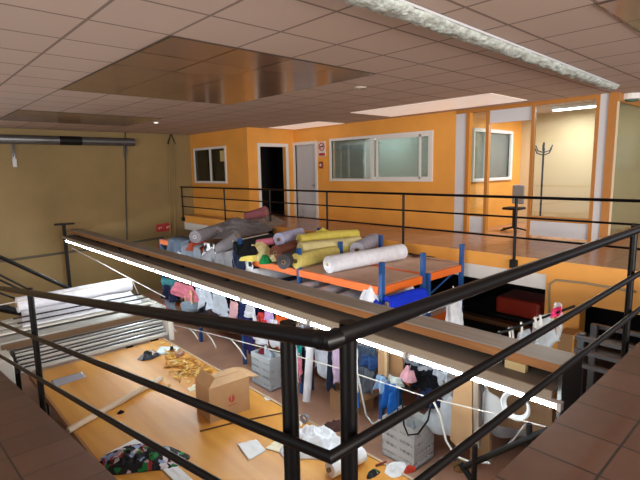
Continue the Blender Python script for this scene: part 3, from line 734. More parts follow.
sheet('paper_scrap', 'pointed white paper scrap beside the left railing post', 'paper', [T(299, 422), T(303, 421), T(302, 425), T(301, 427)], m=M_paper, curl=.01)
q = T(305, 423); t = thing('tape_roll', tuple(q), 'small grey tape roll standing near the table edge by the left post', 'tape roll')
MB().ring(q+Vector((-.02, 0, .06)), q+Vector((.02, .01, .06)), .06, .035, 16).build('tape', mat('grey_tape', (.22, .23, .28), .5), t, smooth='auto')
# white cloth heap at the front
pile('white_cloth_heap', 'crumpled heap of white cloth on the table behind the two railing posts', 'cloth', T(314, 446), .40, .30, .17, 'E6EAF2', seed=9, rot=-.6)
pile('brown_rag', 'dark brown rag on top of the white cloth heap', 'rag', T(334, 432)+Vector((.0, .0, .05)), .17, .10, .08, '4a3230', seed=4, rot=-.4)
roll('short white fabric roll lying on the table behind the right railing post', T(330, 477)+Vector((0, 0, .085)), T(362, 461)+Vector((0, 0, .085)), .085, 'EDEFF6', wob=.05)
pile('white_cloth_scrap', 'white cloth scrap at the table edge in front of the grey crate', 'cloth', T(396, 470), .14, .1, .06, 'E4E8EE', seed=12)
pile('red_scrap', 'small red cloth scrap at the table edge in front of the grey crate', 'scrap', T(410, 470), .08, .05, .04, 'B83A28', seed=14)
pile('dark_scrap', 'small black and white scrap on the table front right', 'scrap', T(373, 474), .09, .05, .04, seed=15, m=pp)
q0, q1 = T(376, 467), T(386, 463)
tag(MB().tube([q0+Vector((0, 0, .015)), q1+Vector((0, 0, .015))], .012, 6).build('marker_pen', mat('dark_red_pen', (.2, .03, .02), .4)), 'dark red pen lying near the table edge', 'pen')

# ---------------------------------------------------------------- ropes along the racks
def rope(name, label, pts, r=.012, m=None, cat='rope'):
    return tag(MB().tube(pts, r, 6).build(name, m or M_cord, smooth=True), label, cat)
RX = 4.35
pts = [atx(px, py, RX) for px, py in ((160, 322), (200, 331), (250, 344), (300, 357), (338, 368), (430, 398), (520, 420), (565, 432))]
rope('white_rope', 'long white rope stretched along the racks beside the table', pts, .0075)
rope('thin_rope', 'white rope slanting down from the beam near the olive wall', [aty(72, 248, 11.5), aty(165, 297, 9.5)], .011)
rope('thin_rope', 'white rope stretched across above the spreading machine', [aty(0, 305, 10), aty(60, 293, 10), aty(132, 280, 10), aty(141, 300, 10.2)], .011)
for i, (x0, y0, x1, y1, w) in enumerate(((169, 323, 176, 332, 'first'), (189, 328, 198, 339, 'second'), (207, 333, 216, 348, 'third'), (231, 339, 246, 359, 'fourth'))):
    p, q = atx(x0, y0, RX), atx(x1, y1, RX)
    t = rope('rope_loop', 'white cord end hanging from the long rope, %s from the left' % w, [p, p.lerp(q, .5)+Vector((.02, 0, 0)), q], .013, cat='cord'); t['group'] = 'cords hanging from the rope'
p = [atx(px, py, RX-.02) for px, py in ((432, 398), (440, 415), (446, 440), (455, 456), (470, 462), (490, 463))]
rope('white_cable', 'white cable looping down from the rope beside the cardboard sheet', p, .013, cat='cable')
p = [atx(px, py, RX-.02) for px, py in ((526, 424), (515, 438), (503, 450), (490, 461))]
rope('grey_cable', 'grey cable looping from the rope towards the white cable', p, .014, mat('grey_cable', (.18, .17, .16), .6), 'cable')
p = [atx(px, py, RX) for px, py in ((357, 372), (362, 395), (366, 415), (373, 424), (380, 420))]
rope('grey_cable', 'grey cable hanging from the rope beside the right railing post', p, .014, mat('pale_cable', (.42, .42, .40), .6), 'cable')
p = [atx(px, py, 4.6) for px, py in ((402, 398), (404, 425), (408, 435), (418, 434), (428, 420), (431, 405))]
rope('black_cable', 'black cable looped over the front of the large grey crate', p, .012, M_blackm, 'cable')

# ---------------------------------------------------------------- rolls and cloth on the top shelf of the racks
Z1 = LV[0]+.01
def zroll(label, a, b, r, dz, hexc, **k):
    z = Z1+r+dz
    return roll(label, atz(*a, z), atz(*b, z), r, hexc, **k)
zroll('large white fabric roll lying alone on the nearest end of the top shelf', (328.5, 264.5), (402, 251.5), .145, 0, 'DDE1EC', wob=.05, corehex='EEE8DC')
zroll('yellow fabric roll with its end by the blue upright, lowest of the yellow stack', (296, 261), (353, 249), .135, 0, 'CDBF6E', corehex='6a5a20', wob=.08)
zroll('pale yellow fabric roll in the middle of the yellow stack', (300, 250), (359, 243.5), .14, .10, 'D2C894', wob=.16)
zroll('bright yellow wrapped roll on top of the yellow stack', (299, 241), (357, 235.5), .135, .20, 'D2C45E', wob=.2)
zroll('lavender wrapped roll left of the yellow stack', (279, 239.5), (300, 234), .13, .22, 'B4B9DC', wob=.2)
zroll('pink fabric roll left of the lavender roll', (258, 243.5), (279, 240), .075, .22, 'D87F98', wob=.1)
zroll('brown fabric roll below the lavender roll', (276, 253), (304, 246), .15, .03, '7A4C40', wob=.3)
zroll('dark grey fabric roll with its end showing beside the lowest yellow roll', (284, 262), (300, 254), .13, 0, '4a4a50', wob=.2)
zroll('grey lavender roll behind the big white roll', (357, 250), (374, 240), .15, .04, 'A7A7B8', wob=.1)
pile('yellow_wrap', 'crumpled yellow plastic wrap on top of the yellow rolls', 'plastic wrap', atz(322, 237, .12), .30, .16, .14, 'DACB55', seed=21)
py_ = print_mat('yellow_green_print', [C('E8D774'), C('EFE6B0'), C('E8D36A'), C('D9C860'), C('E6D98C'), C('EFE4A8')], 6)
pile('yellow_print_cloth', 'heap of yellow and cream cloth on the top shelf', 'cloth', atz(259, 259, Z1), .36, .24, .30, seed=22, m=py_, rough=.3)
pile('green_cloth', 'folded green cloth lying against the yellow and cream heap', 'cloth', atz(266, 263, Z1+.0), .15, .11, .12, '1E8A4A', seed=23)
pile('cream_print_cloth', 'cream and yellow cloth heap between the green cloth and the brown roll', 'cloth', atz(275, 260, Z1+.02), .20, .16, .16, 'E8DDA8', seed=24, rough=.3)
# dark green board like fabric slab
b = MB()
s = [atz(233, 241.5, .02), atz(268, 234, .02), atz(294, 231.5, .02), atz(297, 238, .02), atz(238, 251, .02)]
lo = [b.bm.verts.new(p-Vector((0, 0, .13))) for p in s]; hi = [b.bm.verts.new(p) for p in s]
b.bm.faces.new(hi); b.bm.faces.new(lo[::-1])
for i in range(5): b.bm.faces.new((lo[i], lo[(i+1) % 5], hi[(i+1) % 5], hi[i]))
t = thing('fabric_slab', tuple(s[4]), 'dark green flat fabric stack with a white edge behind the yellow cloth', 'fabric')
b.build('fabric', cloth_mat('18303A'), t); MB().tube([s[0], s[1]], .022, 6).build('white_edge', M_paper, t)
soc = print_mat('black_white_print', [C('15151a'), C('E0E0E6'), C('E6E6EA'), C('1a1a20'), C('D8D8E0')], 11)
hang('black_white_cloth', 'white cloth with black patches hanging beside the blue upright at the rack front', 'cloth', atx(243.5, 259, 5.14), atx(254, 262, 5.14), .34, seed=31, m=soc, folds=1.2, group='black and white patched cloths')
hang('black_white_cloth', 'white cloth with black patches lying over the rack front left of the grey drape', 'cloth', atx(204, 242, 5.16), atx(216, 244.5, 5.16), .30, seed=32, m=soc, folds=1.2, group='black and white patched cloths')
hang('black_white_cloth', 'small white cloth with black patches below the grey drape', 'cloth', atx(205, 257, 5.08), atx(213, 259, 5.08), .26, seed=33, m=soc, folds=1, group='black and white patched cloths')
roll('grey roll slanting to the front of the far rack with its drape', atx(204, 262, 5.05), atz(238, 236, .12), .13, '8E8C94', wob=.2)
hang('grey_drape', 'grey cloth draped in folds from the slanting grey roll', 'cloth', atx(209, 255, 5.08), atx(234, 250, 5.08), .45, '85858C', seed=34, folds=2.5, depth=.08)
zroll('long pale grey roll with a white end on the far part of the top shelf', (195, 237), (228, 226), .135, .18, '9a9ba8', wob=.15, corehex='E8EAF4')
zroll('second pale grey roll lying behind the first on the far shelf', (218, 231), (252, 221), .105, .22, '8a8a94', wob=.25)
pile('grey_clothes_heap', 'heap of grey crumpled cloth on the far end of the racks', 'cloth', atz(238, 233, -.05), 1.0, .6, .30, '7c7a80', seed=35, rot=.3)
pile('taupe_clothes_heap', 'heap of brownish grey crumpled cloth near the dark doorway railing', 'cloth', atz(262, 227, -.05), .9, .5, .30, '8d7f76', seed=36, rot=.2)
roll('dull pink roll lying in front of the dark doorway', atx(247, 217.5, 7.3), atx(266, 211, 7.5), .14, '9E6068', wob=.15)
pile('red_cloth', 'orange red cloth heap at the far left front of the racks', 'cloth', atz(198, 249, Z1-.05), .3, .22, .22, 'A84A38', seed=37)
hang('blue_grey_cloth', 'blue grey cloth hanging over the far left rack end', 'cloth', atx(167, 236, 5.12), atx(190, 239, 5.12), .55, '5f6a7c', seed=38, folds=3, depth=.1, back=.2)
hang('pale_grey_cloth', 'pale grey cloth hanging right of the blue grey cloth', 'cloth', atx(182, 242, 5.05), atx(199, 245, 5.05), .5, '858c98', seed=39, folds=2.5, depth=.1, back=.2)
hang('navy_cloth', 'dark navy cloth hanging beside the blue upright behind the grey drape', 'cloth', atx(233, 246, 5.12), atx(246, 249, 5.12), .5, '1a2440', seed=40, folds=2)
pile('lime_cloth', 'bright lime green cloth at the rack front below the grey drape', 'cloth', atx(229, 264, 5.3), .26, .14, .10, '7AB53A', seed=41)
roll('dark maroon roll below the top shelf by the patched cloth', atx(252, 278, 5.25), atx(268, 272, 5.9), .12, '5a1824', wob=.2)
pile('black_cloth', 'black cloth on the top shelf left of the yellow and cream heap', 'cloth', atz(247, 254, .0), .2, .2, .2, '16181e', seed=42)
sheet('wrapping_scrap', 'thin dark wrapping scrap lying on the empty top shelf boards', 'scrap', [atz(408, 254, Z1), atz(424, 252, Z1), atz(430, 255, Z1), atz(414, 258, Z1)], '4a3434', curl=.03)
sheet('wrapping_scrap', 'brown wrapping scrap near the back of the empty top shelf', 'scrap', [atz(430, 253, Z1), atz(442, 254, Z1), atz(436, 258, Z1), atz(424, 257, Z1)], '6a5048', curl=.02, seed=3)

# ---------------------------------------------------------------- second shelf
Z2 = LV[1]+.01
random.seed(3)
def z2roll(label, y, dz, r, hexc, x0=4.75, x1=6.2, tilt=0, **k):
    return roll(label, (x0, y, Z2+r+dz), (x1, y+tilt, Z2+r+dz), r, hexc, **k)
z2roll('grey roll on the second shelf under the yellow rolls', 6.44, .16, .17, 'C4C2CE', wob=.1)
z2roll('grey lavender roll on the second shelf below the orange beam, left of centre', 5.9, .20, .19, 'CCCAD8', wob=.1, tilt=.2)
z2roll('grey lavender roll on the second shelf below the orange beam, right of centre', 5.45, .20, .19, 'C0BECA', wob=.1, tilt=.2)
z2roll('pale roll on the second shelf lying in front of the crumpled white cloth', 5.0, .2, .17, 'D0CEDA', wob=.1, tilt=.3)
z2roll('grey roll lying low on the second shelf beneath the others', 5.7, -.13, .15, '8a8894', wob=.1)
z2roll('beige roll lying low on the second shelf near the end', 5.2, -.13, .14, 'a89a8c', wob=.1)
pile('white_cloth', 'crumpled white cloth on the second shelf beside the blue cloth', 'cloth', atx(374, 304, 5.3), .26, .26, .26, 'F0F3FA', seed=51)
roll('white roll on the second shelf behind the bright blue cloth', atx(385, 300, 5.5), atx(411, 291, 6.0), .11, 'D9DEE8', wob=.1)
roll('bright blue cloth roll at the near rack end on the second shelf', atx(388, 304, 5.2), atx(424, 296, 5.75), .13, '1430C0', wob=.25)
pile('blue_cloth', 'bright blue crumpled cloth low beside the near blue upright', 'cloth', atx(377, 309, 5.15), .2, .15, .10, '1838B8', seed=52)
sheet('white_sheet', 'pale cloth lying under the bright blue roll at the rack end', 'cloth', [atx(388, 314, 5.1), atx(392, 308, 5.3), atx(436, 297, 5.9), atx(430, 302, 5.7)], 'D8D0CE', curl=.04)

# ---------------------------------------------------------------- cloth and rolls on the front of the racks below the tube lights
HX = 5.1
def h(label, name, x0, y0, x1, y1, yb, hexc, seed, X=HX, folds=2.2, depth=.05, m=None, group=None):
    a, b2 = atx(x0, y0, X), atx(x1, y1, X)
    L = a.z-atx((x0+x1)/2, yb, X).z
    return hang(name, label, 'cloth', a, b2, L, hexc, seed, folds=folds, depth=depth, m=m, group=group)
h('teal cloth hanging at the far end under the tube light', 'hanging_cloth', 160, 277, 178, 281, 290, '3f8088', 61)
h('navy cloth hanging below the teal cloth at the far end', 'hanging_cloth', 162, 284, 176, 287, 300, '1c2444', 62, 5.06)
h('pale blue grey cloth hanging low at the far end of the racks', 'hanging_cloth', 164, 292, 176, 295, 313, '8c96a8', 63, 5.12)
h('pink cloth hanging beside the navy cloth', 'hanging_cloth', 174, 281, 194, 287, 298, 'D87C90', 64, 5.05, 1.6)
h('cream cloth hanging right of the pink cloth', 'hanging_cloth', 186, 289, 193, 291, 302, 'D9C08A', 65, 5.04, 1)
h('white cloth hanging under the tube light right of the pink cloth', 'hanging_cloth', 194, 287, 212, 292, 307, 'CBD6E4', 66)
h('grey white cloth hanging under the tube light, left of the dark printed roll', 'hanging_cloth', 211, 292, 226, 297, 312, 'B8C2D0', 67)
h('pale pink cloth hanging beside the navy bag', 'hanging_cloth', 229, 300, 239, 303, 318, 'D2A8B0', 68, 5.04, 1.4)
h('navy cloth hanging in a wide bunch at the middle of the racks', 'hanging_cloth', 238, 303, 262, 311, 330, '16204c', 69, 5.06)
h('white cloth hanging in front of the wide navy bunch', 'hanging_cloth', 246, 304, 256, 307, 317, 'C8CCD4', 70, 5.0, 1.3)
h('red cloth hanging left of the lilac cloth', 'hanging_cloth', 258, 312, 266, 314, 324, 'C03a34', 71, 5.04, 1.2)
h('lilac cloth hanging under the tube light', 'hanging_cloth', 264, 309, 274, 312, 334, 'B89ACC', 72, 5.02, 1.6)
h('orange cloth hanging right of the lilac cloth', 'hanging_cloth', 274, 314, 291, 320, 327, 'E0622a', 73, 5.04, 1.6)
h('white cloth hanging just left of the left railing post', 'hanging_cloth', 268, 318, 282, 322, 345, 'D6DCE6', 74, 5.02, 1.6)
h('white cloth hanging between the two railing posts near the tube light', 'hanging_cloth', 296, 322, 310, 327, 345, 'D8DEE8', 75, 5.1, 1.8)
h('teal cloth hanging right beside the left railing post', 'hanging_cloth', 294, 343, 303, 345, 356, '1f9088', 76, 5.0, 1.2)
h('pink cloth hanging low beside the left railing post', 'hanging_cloth', 295, 352, 302, 354, 376, 'E0889c', 77, 5.02, 1.2)
h('navy cloth hanging behind the white upright tube', 'hanging_cloth', 302, 338, 312, 341, 385, '2a3858', 78, 5.12, 1.6)
h('white printed cloth hanging between the posts right of the white tube', 'hanging_cloth', 314, 338, 332, 343, 372, 'CDD4E0', 79, 5.1, 2)
h('lilac cloth hanging just left of the right railing post', 'hanging_cloth', 331, 340, 342, 343, 379, 'C8B4D0', 80, 4.98, 1.6)
h('dark blue cloth hanging left of the lilac cloth by the right post', 'hanging_cloth', 327, 344, 333, 346, 385, '252c40', 81, 5.04, 1)
h('dark grey cloth hanging right of the right railing post', 'hanging_cloth', 356, 344, 378, 351, 372, '3c4a5e', 82, 5.12, 2.4)
h('blue cloth hanging behind the dark grey cloth', 'hanging_cloth', 362, 354, 380, 358, 368, '2c4a7c', 83, 5.06, 2)
h('grey cloth hanging low behind the rope right of the right post', 'hanging_cloth', 358, 366, 376, 371, 390, '5a606a', 84, 5.08, 2)
roll('pale blue grey roll with its end to the aisle at the far racks', atx(183, 309, 4.9), atx(214, 299.5, 5.5), .16, '8FA2B4', wob=.06, corehex='303640')
roll('dark brown roll behind the white hanging cord on the racks', atx(208, 318, 5.0), atx(232, 308, 5.6), .17, '3a2a30', wob=.12)
roll('pale grey roll slanting below the pale pink cloth', atx(219, 321, 4.98), atx(240, 311, 5.4), .10, 'B4BECC', wob=.15)
pile('orange_cloth', 'small orange red cloth heap at the far machine corner', 'cloth', atx(162, 307, 5.0)-Vector((0, 0, .1)), .16, .14, .16, 'C8502a', seed=85)
# lower shelf fillings
Z3 = LV[2]+.01
for i, (y, hx, nm) in enumerate(((11.1, '2a3038', 'far end'), (10.6, '33262c', 'second from the far end'), (9.8, '22304a', 'in the second far bay'), (9.1, '303238', 'behind the third cord'), (8.45, '4a3a38', 'behind the fourth cord'))):
    roll(('dark roll low at ' if False else 'dark roll on the lowest shelf ')+nm, (5.14, y, Z3+.16), (6.2, y, Z3+.16), .14, hx, wob=.2)
for i, (y, r, hx, nm) in enumerate(((10.85, .17, '5c6470', 'grey roll low on the second shelf at the far end'), (10.2, .16, '2e2a36', 'dark roll low on the second shelf at the far end'), (9.5, .17, '59606c', 'slate roll on the second shelf behind the brown roll'), (8.9, .16, '34405a', 'dark blue roll on the second shelf behind the pale pink cloth'), (8.42, .16, 'a0a4ac', 'pale roll on the second shelf behind the navy bunch'), (7.6, .18, '3a4052', 'dark roll on the second shelf behind the lilac cloth'), (7.1, .16, 'b9bcc4', 'pale roll on the second shelf behind the orange cloth'))):
    roll(nm, (5.10, y, Z2+r), (6.2, y, Z2+r), r, hx, wob=.2)
pile('white_clothes_heap', 'heap of white cloth on the lowest shelf between the railing posts', 'cloth', (5.6, atx(322, 372, 5.6).y, Z3), .32, .4, .36, 'C4CAD6', seed=91)
pile('black_clothes_heap', 'black cloth heap on the lowest shelf below the white heap', 'cloth', (5.28, atx(327, 376, 5.28).y, Z3), .10, .22, .16, '1b1b22', seed=92)
roll('pale roll on the lowest shelf behind the upright cardboard', (5.16, 4.75, Z3+.16), (6.3, 4.85, Z3+.16), .155, 'B9BECC', wob=.12)
roll('white roll on the lowest shelf behind the blue plastic bag', (5.16, 5.1, Z3+.16), (6.3, 5.2, Z3+.16), .155, 'CCD0DA', wob=.12)
roll('white roll lying on the second shelf beside the near upright', (5.16, 4.66, Z2+.15), (6.3, 4.7, Z2+.15), .145, 'C4C8D4', wob=.12)

# stack to the right of the near rack end: white wrapped rolls on a low orange frame
t = thing('low_trolley', (5.95, 3.6, LOW), 'low orange frame with white wrapped rolls right of the nearest rack', 'trolley')
b = MB(); b.box((5.4, 3.15, -1.62), (6.5, 4.2, -1.55)); b.build('deck', M_deck, t)
for (p, q) in (((5.38, 3.1, -1.68), (5.43, 4.22, -1.54)), ((6.5, 3.1, -1.68), (6.55, 4.22, -1.54)), ((5.43, 4.18, -1.68), (6.5, 4.22, -1.54)), ((5.43, 3.1, -1.68), (6.5, 3.15, -1.54))): MB().box(p, q).build('rail', M_orb, t)
for x in (5.42, 6.5):
    for y in (3.15, 4.17): MB().box((x-.03, y-.03, LOW), (x+.03, y+.03, -1.66)).build('leg', M_blue, t)
for i, (y, z, hx, nm) in enumerate(((3.35, -1.40, 'C9CDD6', 'lowest right'), (3.65, -1.40, 'BFC5D2', 'lowest middle'), (3.95, -1.40, 'CDD2DC', 'lowest left'), (3.5, -1.13, 'D2D6E0', 'upper right'), (3.8, -1.13, 'B8C0D0', 'upper left'))):
    roll('white wrapped roll on the low orange frame, '+nm, (5.32, y, z), (6.5, y+.05, z), .135, hx, wob=.12)
pile('black_cloth_heap', 'black cloth heap hanging over the white rolls behind the large grey crate', 'cloth', atx(428, 384, 5.3), .22, .26, .16, '101218', seed=93)
pile('navy_cloth_heap', 'dark navy cloth heap lying out of the large grey crate', 'cloth', atx(430, 402, 5.15), .18, .2, .16, '1c2748', seed=94)
pile('pink_cloth_scrap', 'small pink cloth hanging by the orange beam right of the upright cardboard', 'cloth', atx(408, 380, 4.95), .1, .12, .16, 'D8A2AE', seed=95)
pile('white_plastic_heap', 'white plastic heap behind the large grey crate', 'plastic', atx(447, 425, 5.3), .3, .3, .45, 'C0C8D0', seed=96)

# ---------------------------------------------------------------- crates, boxes and tubes on the aisle floor
M_crate = mat('grey_crate_plastic', (.66, .68, .68), .45)
M_crateb = mat('bluish_crate_plastic', (.58, .66, .72), .45)
def crate(label, c, sx, sy, h_, rot, m, tall_slots):
    t = thing('plastic_crate', c, label, 'crate', 'plastic crates')
    c = Vector(c); Rm = Matrix.Rotation(rot, 3, 'Z')
    def bx(b, lo, hi):
        vs = []
        r = bmesh.ops.create_cube(b.bm, size=1)
        for v in r['verts']:
            v.co = c+Rm @ Vector([lo[i]+(v.co[i]+.5)*(hi[i]-lo[i]) for i in range(3)])
    th = .02
    b = MB(); bx(b, (-sx/2, -sy/2, 0), (sx/2, sy/2, .02)); b.build('base', m, t)
    for side in range(4):
        inset = 0 if side % 2 == 0 else .032
        b = MB(); L = sx if side % 2 == 0 else sy; W = sy if side % 2 == 0 else sx
        def sb(u0, u1, z0, z1, d0=0, d1=th):
            s_ = 1 if side in (0, 1) else -1
            if side % 2 == 0: bx(b, (u0, min(-s_*(W/2-d0), -s_*(W/2-d1)), z0), (u1, max(-s_*(W/2-d0), -s_*(W/2-d1)), z1))
            else: bx(b, (min(s_*(W/2-d0), s_*(W/2-d1)), u0, z0), (max(s_*(W/2-d0), s_*(W/2-d1)), u1, z1))
        nrow = 4; zs = [0.0, .10, .26, .42, .58, .74, 1.0]
        sb(-L/2+inset, L/2-inset, 0.001, .12*h_); sb(-L/2+inset, L/2-inset, .84*h_, h_, 0, th*1.5)
        n = 8 if L > .5 else 6
        for k in range(n+1):
            u = -L/2+L*k/n; w_ = .08 if k in (0, n) or (k == n//2) else .03
            sb(max(-L/2+.003, u-w_/2), min(L/2-.003, u+w_/2), .09*h_, .89*h_, .003, th-.003)
        for z in (.25, .48, .71): sb(-L/2+inset, L/2-inset, (z-.075)*h_, (z+.075)*h_)
        b.build('side', m, t)
    return t
CZ = LOW+.001
q = atz(411, 458, CZ); crate('large grey perforated plastic crate on the aisle floor near the right railing post', (5.06, 3.73, CZ), .46, .56, .58, .0, M_crate, 1)
pile('white_bag_in_crate', 'white plastic filling in the large grey crate', 'cloth', (5.06, 3.73, CZ+.30), .16, .20, .20, 'C4CAD0', seed=101)
crate('bluish grey crate with cloth on the aisle floor left of the left railing post', (5.01, 6.97, CZ), .32, .60, .62, .0, M_crateb, 1)
pile('white_cloth_in_crate', 'white cloth heaped in the bluish grey crate', 'cloth', (5.01, 6.97, CZ+.42), .12, .22, .28, 'BCC8D6', seed=102)
pile('maroon_cloth_in_crate', 'small maroon cloth on the bluish grey crate', 'cloth', (4.97, 7.05, CZ+.62), .08, .1, .08, '7a2430', seed=103)
def floor_box(label, c, sx, sy, h_, rot, flaps=True):
    t = thing('cardboard_box', c, label, 'box'); c = Vector(c); Rm = Matrix.Rotation(rot, 3, 'Z')
    P = [c+Rm @ Vector(v) for v in ((-sx/2, -sy/2, 0), (sx/2, -sy/2, 0), (sx/2, sy/2, 0), (-sx/2, sy/2, 0))]
    for i in range(4): panel('side', P[i], P[(i+1) % 4], h_, M_card, t)
    MB().quad([p+Vector((0, 0, .01)) for p in P]).build('bottom', M_cardd, t)
    if flaps:
        U = Vector((0, 0, h_))
        for i in range(4):
            p, q = P[i]+U, P[(i+1) % 4]+U; o = ((p+q)/2-c-U); o.z = 0; o.normalize()
            b = MB(); b.quad([p, q, q+o*.14+Vector((0, 0, -.10+.05*i)), p+o*.14+Vector((0, 0, -.10+.05*i))]); b.build('flap', M_card, t, solid=.008)
    return t
floor_box('plain cardboard box on the aisle floor behind the right railing post', (5.48, 5.22, CZ), .55, .50, .40, -.12)
# white tube standing between the posts
p, q = atx(306.5, 401, 4.75), atx(311.5, 330, 4.95); p.z = max(p.z, LOW+.01)
t = thing('white_tube', tuple(p), 'white upright tube standing in the aisle between the two railing posts', 'tube')
MB().ring(p, q, .065, .05, 16).build('tube', cloth_mat('E4E8F0', .03), t, smooth='auto')
# upright cardboard sheets and battens
def slab(name, label, cat, pts, X, th, m):
    b = MB(); lo = [b.bm.verts.new(atx(x, y, X)) for x, y in pts]; hi = [b.bm.verts.new(atx(x, y, X)+Vector((th, 0, 0))) for x, y in pts]
    b.bm.faces.new(lo); b.bm.faces.new(hi[::-1]); n = len(pts)
    for i in range(n): b.bm.faces.new((lo[i], lo[(i+1) % n], hi[(i+1) % n], hi[i]))
    return tag(b.build(name, m, loc=atx(*pts[0], X)), label, cat)
slab('cardboard_sheet', 'upright cardboard sheet beside the dark cloths right of the right post', 'cardboard', [(378, 346), (386, 348), (386, 376), (378, 374)], 5.0, .03, M_card)
slab('cardboard_sheet', 'wide brown cardboard sheet right of the narrow upright cardboard', 'cardboard', [(388, 348), (402, 352), (403, 372), (394, 384), (389, 376)], 5.06, .03, mat('brown_card', (.34, .19, .09), .8))
slab('wooden_batten', 'narrow pale wooden batten between the two cardboard sheets', 'batten', [(384.5, 347), (387, 348), (387, 378), (384.5, 376)], 4.94, .04, wood_mat('pale_batten', (.5, .36, .2), (.6, .45, .28), 'Z', 3))
slab('cardboard_sheet', 'tall creased cardboard sheet standing on the floor under the near tube light', 'cardboard', [(456, 374), (472, 378), (472, 446), (459, 448), (450, 440), (452, 402)], 4.55, .05, M_card)
slab('cardboard_sheet', 'folded cardboard standing low behind the tall creased sheet', 'cardboard', [(470, 430), (488, 422), (490, 452), (470, 462)], 4.75, .05, M_cardd)
slab('wooden_batten', 'upright grey wooden batten right of the tall cardboard sheet', 'batten', [(473, 376), (478, 377), (479, 448), (474, 452)], 4.5, .05, wood_mat('grey_batten', (.24, .19, .15), (.34, .28, .22), 'Z', 3))
slab('metal_rod_bundle', 'slim grey metal profile standing beside the wooden batten', 'metal profile', [(480, 378), (483, 379), (482, 426), (479, 425)], 4.58, .04, M_steel)
slab('plastic_sheet', 'white curved plastic sheet hanging beside the cable coil', 'panel', [(484, 378), (488, 392), (498, 398), (503, 404), (502, 421), (484, 424)], 4.7, .02, mat('white_plastic', (.66, .68, .70), .5))
slab('brown_board', 'large brown board standing behind the cable coil under the near tube light', 'board', [(484, 376), (552, 396), (552, 436), (490, 424)], 5.1, .04, wood_mat('brown_board', (.20, .115, .06), (.28, .165, .09), 'Z', 2))
# coil of white cable
c = atx(515, 406, 4.55); t = thing('cable_coil', tuple(c-Vector((0, 0, .2))), 'coil of white cable hanging under the near end of the beam', 'cable coil')
R_ = .145
b = MB()
for k in range(3):
    ring = [(c.x+.015*k, c.y+(R_-.012*k)*math.cos(a), c.z+(R_-.012*k)*math.sin(a)) for a in [2*PI*i/32 for i in range(33)]]
    b.tube(ring, .014, 6, caps=False)
b.build('cable', M_paper, t, smooth=True)
pile('white_tarp', 'white tarpaulin heap on the floor behind the cable coil', 'tarpaulin', atz(515, 424, -2.2), .42, .35, .5, 'A8AAB0', seed=111)
# blue plastic bag and small white bag hanging by the rope
h('transparent blue plastic bag hanging from the rope left of the large grey crate', 'plastic_bag', 385, 382, 397, 385, 408, '1e5ca8', 121, 4.5, 1.8, .06)
h('pale blue cloth hanging from the rope beside the blue bag', 'hanging_cloth', 376, 374, 386, 377, 392, '8fb0d4', 122, 4.7, 1.4)
h('small white cloth hanging below the upright cardboard', 'hanging_cloth', 387, 374, 402, 379, 386, 'C8D0CC', 123, 4.8, 1.4)
h('white strip hanging from the beam beside the right railing post', 'plastic_strip', 354.5, 348, 357.5, 349, 388, 'DCE6EE', 124, 4.4, .8, .02)
q = atx(357, 398, 4.4); t = thing('spray_bottle', tuple(q-Vector((0, 0, .12))), 'small blue and white bottle hanging by the right railing post', 'bottle')
MB().tube([q+Vector((0, 0, -.12)), q+Vector((0, 0, .02)), q+Vector((0, 0, .08))], .05, 12, rfun=lambda u: .045-.02*u).build('body', mat('blue_bottle', (.03, .14, .5), .3), t, smooth='auto'); MB().tube([q+Vector((0, 0, .08)), q+Vector((0, 0, .13))], .02, 8).build('cap', M_white, t)
# black steel frame near the right floor edge
t = thing('workshop_stand', tuple(atz(478, 470, CZ)), 'low black steel stand near the right floor edge', 'stand')
for (p1, p2) in (((462, 468), (548, 428)),):
    MB().tube([atx(*p1, 3.9), atx(548, 430, 3.95)], .03, 8).build('bar', M_blackm, t)
MB().tube([atx(475, 445, 3.9), Vector((3.9, atx(475, 445, 3.9).y, LOW))], .028, 8).build('post', M_blackm, t)
MB().tube([atx(529.5, 424, 3.95), Vector((3.95, atx(529.5, 424, 3.95).y, LOW))], .026, 8).build('post', M_blackm, t)
MB().tube([atx(460, 463, 3.9), atx(472, 480, 3.9)], .03, 8).build('bar', M_blackm, t)

# ---------------------------------------------------------------- over the beam on the right: rail with hanging tools, white plastic, pillar
t = thing('hanging_rail', tuple(atx(530, 330, 5.2)), 'thin black rail above the beam end with white cords hanging from it', 'rail')
ra, rb = atx(478, 341, 5.0), atx(575, 306, 5.2)
MB().tube([ra, rb], .014, 8).build('bar', M_blackm, t)
for (x, y, l) in ((509, 329, 14), (512, 329, 15), (521, 324, 10), (535, 319, 9), (540, 317, 9), (499, 333, 7)):
    p = atx(x, y, 5.1); q = atx(x+.5, y+l, 5.1); MB().tube([p+Vector((0, 0, .02)), p.lerp(q, .5)+Vector((.02, 0, 0)), q], .014, 6).build('cord', M_cord, t)
h('white plastic sheet hanging from the thin black rail', 'plastic_sheet', 531, 318, 556, 312, 350, 'D3D7DA', 131, 5.3, 1.2, .05)
h('white plastic sheet left of the larger hanging sheet', 'plastic_sheet', 517, 333, 531, 328, 348, 'C3C8CE', 132, 5.2, 1, .04)
h('pink and white cloth tied to the thin black rail', 'pink_cloth', 552, 309, 562, 306, 318, 'E0407a', 133, 5.15, 1, .04)
h('small white rag tied above the pink cloth', 'white_rag', 554, 302, 563, 304, 311, 'D8D8DA', 134, 5.22, 1, .04)
h('white label strip hanging below the pink cloth', 'plastic_sheet', 558, 314, 563, 312, 336, 'D0D0D2', 135, 5.25, .8, .02)
t = thing('pillar', (7.3, 2.6, LOW), 'brown and orange square pillar below the orange fascia', 'pillar')
a_, b_ = atx(559, 324, 7.2), atx(574, 320, 7.2)
MB().box((7.2, b_.y, LOW), (7.5, a_.y, -.98)).build('shaft', mat('brown_pillar', (.36, .19, .075), .6), t)
MB().box((7.2, b_.y-.02, LOW), (7.5, b_.y, -.98)).build('corner_face', M_orange, t)
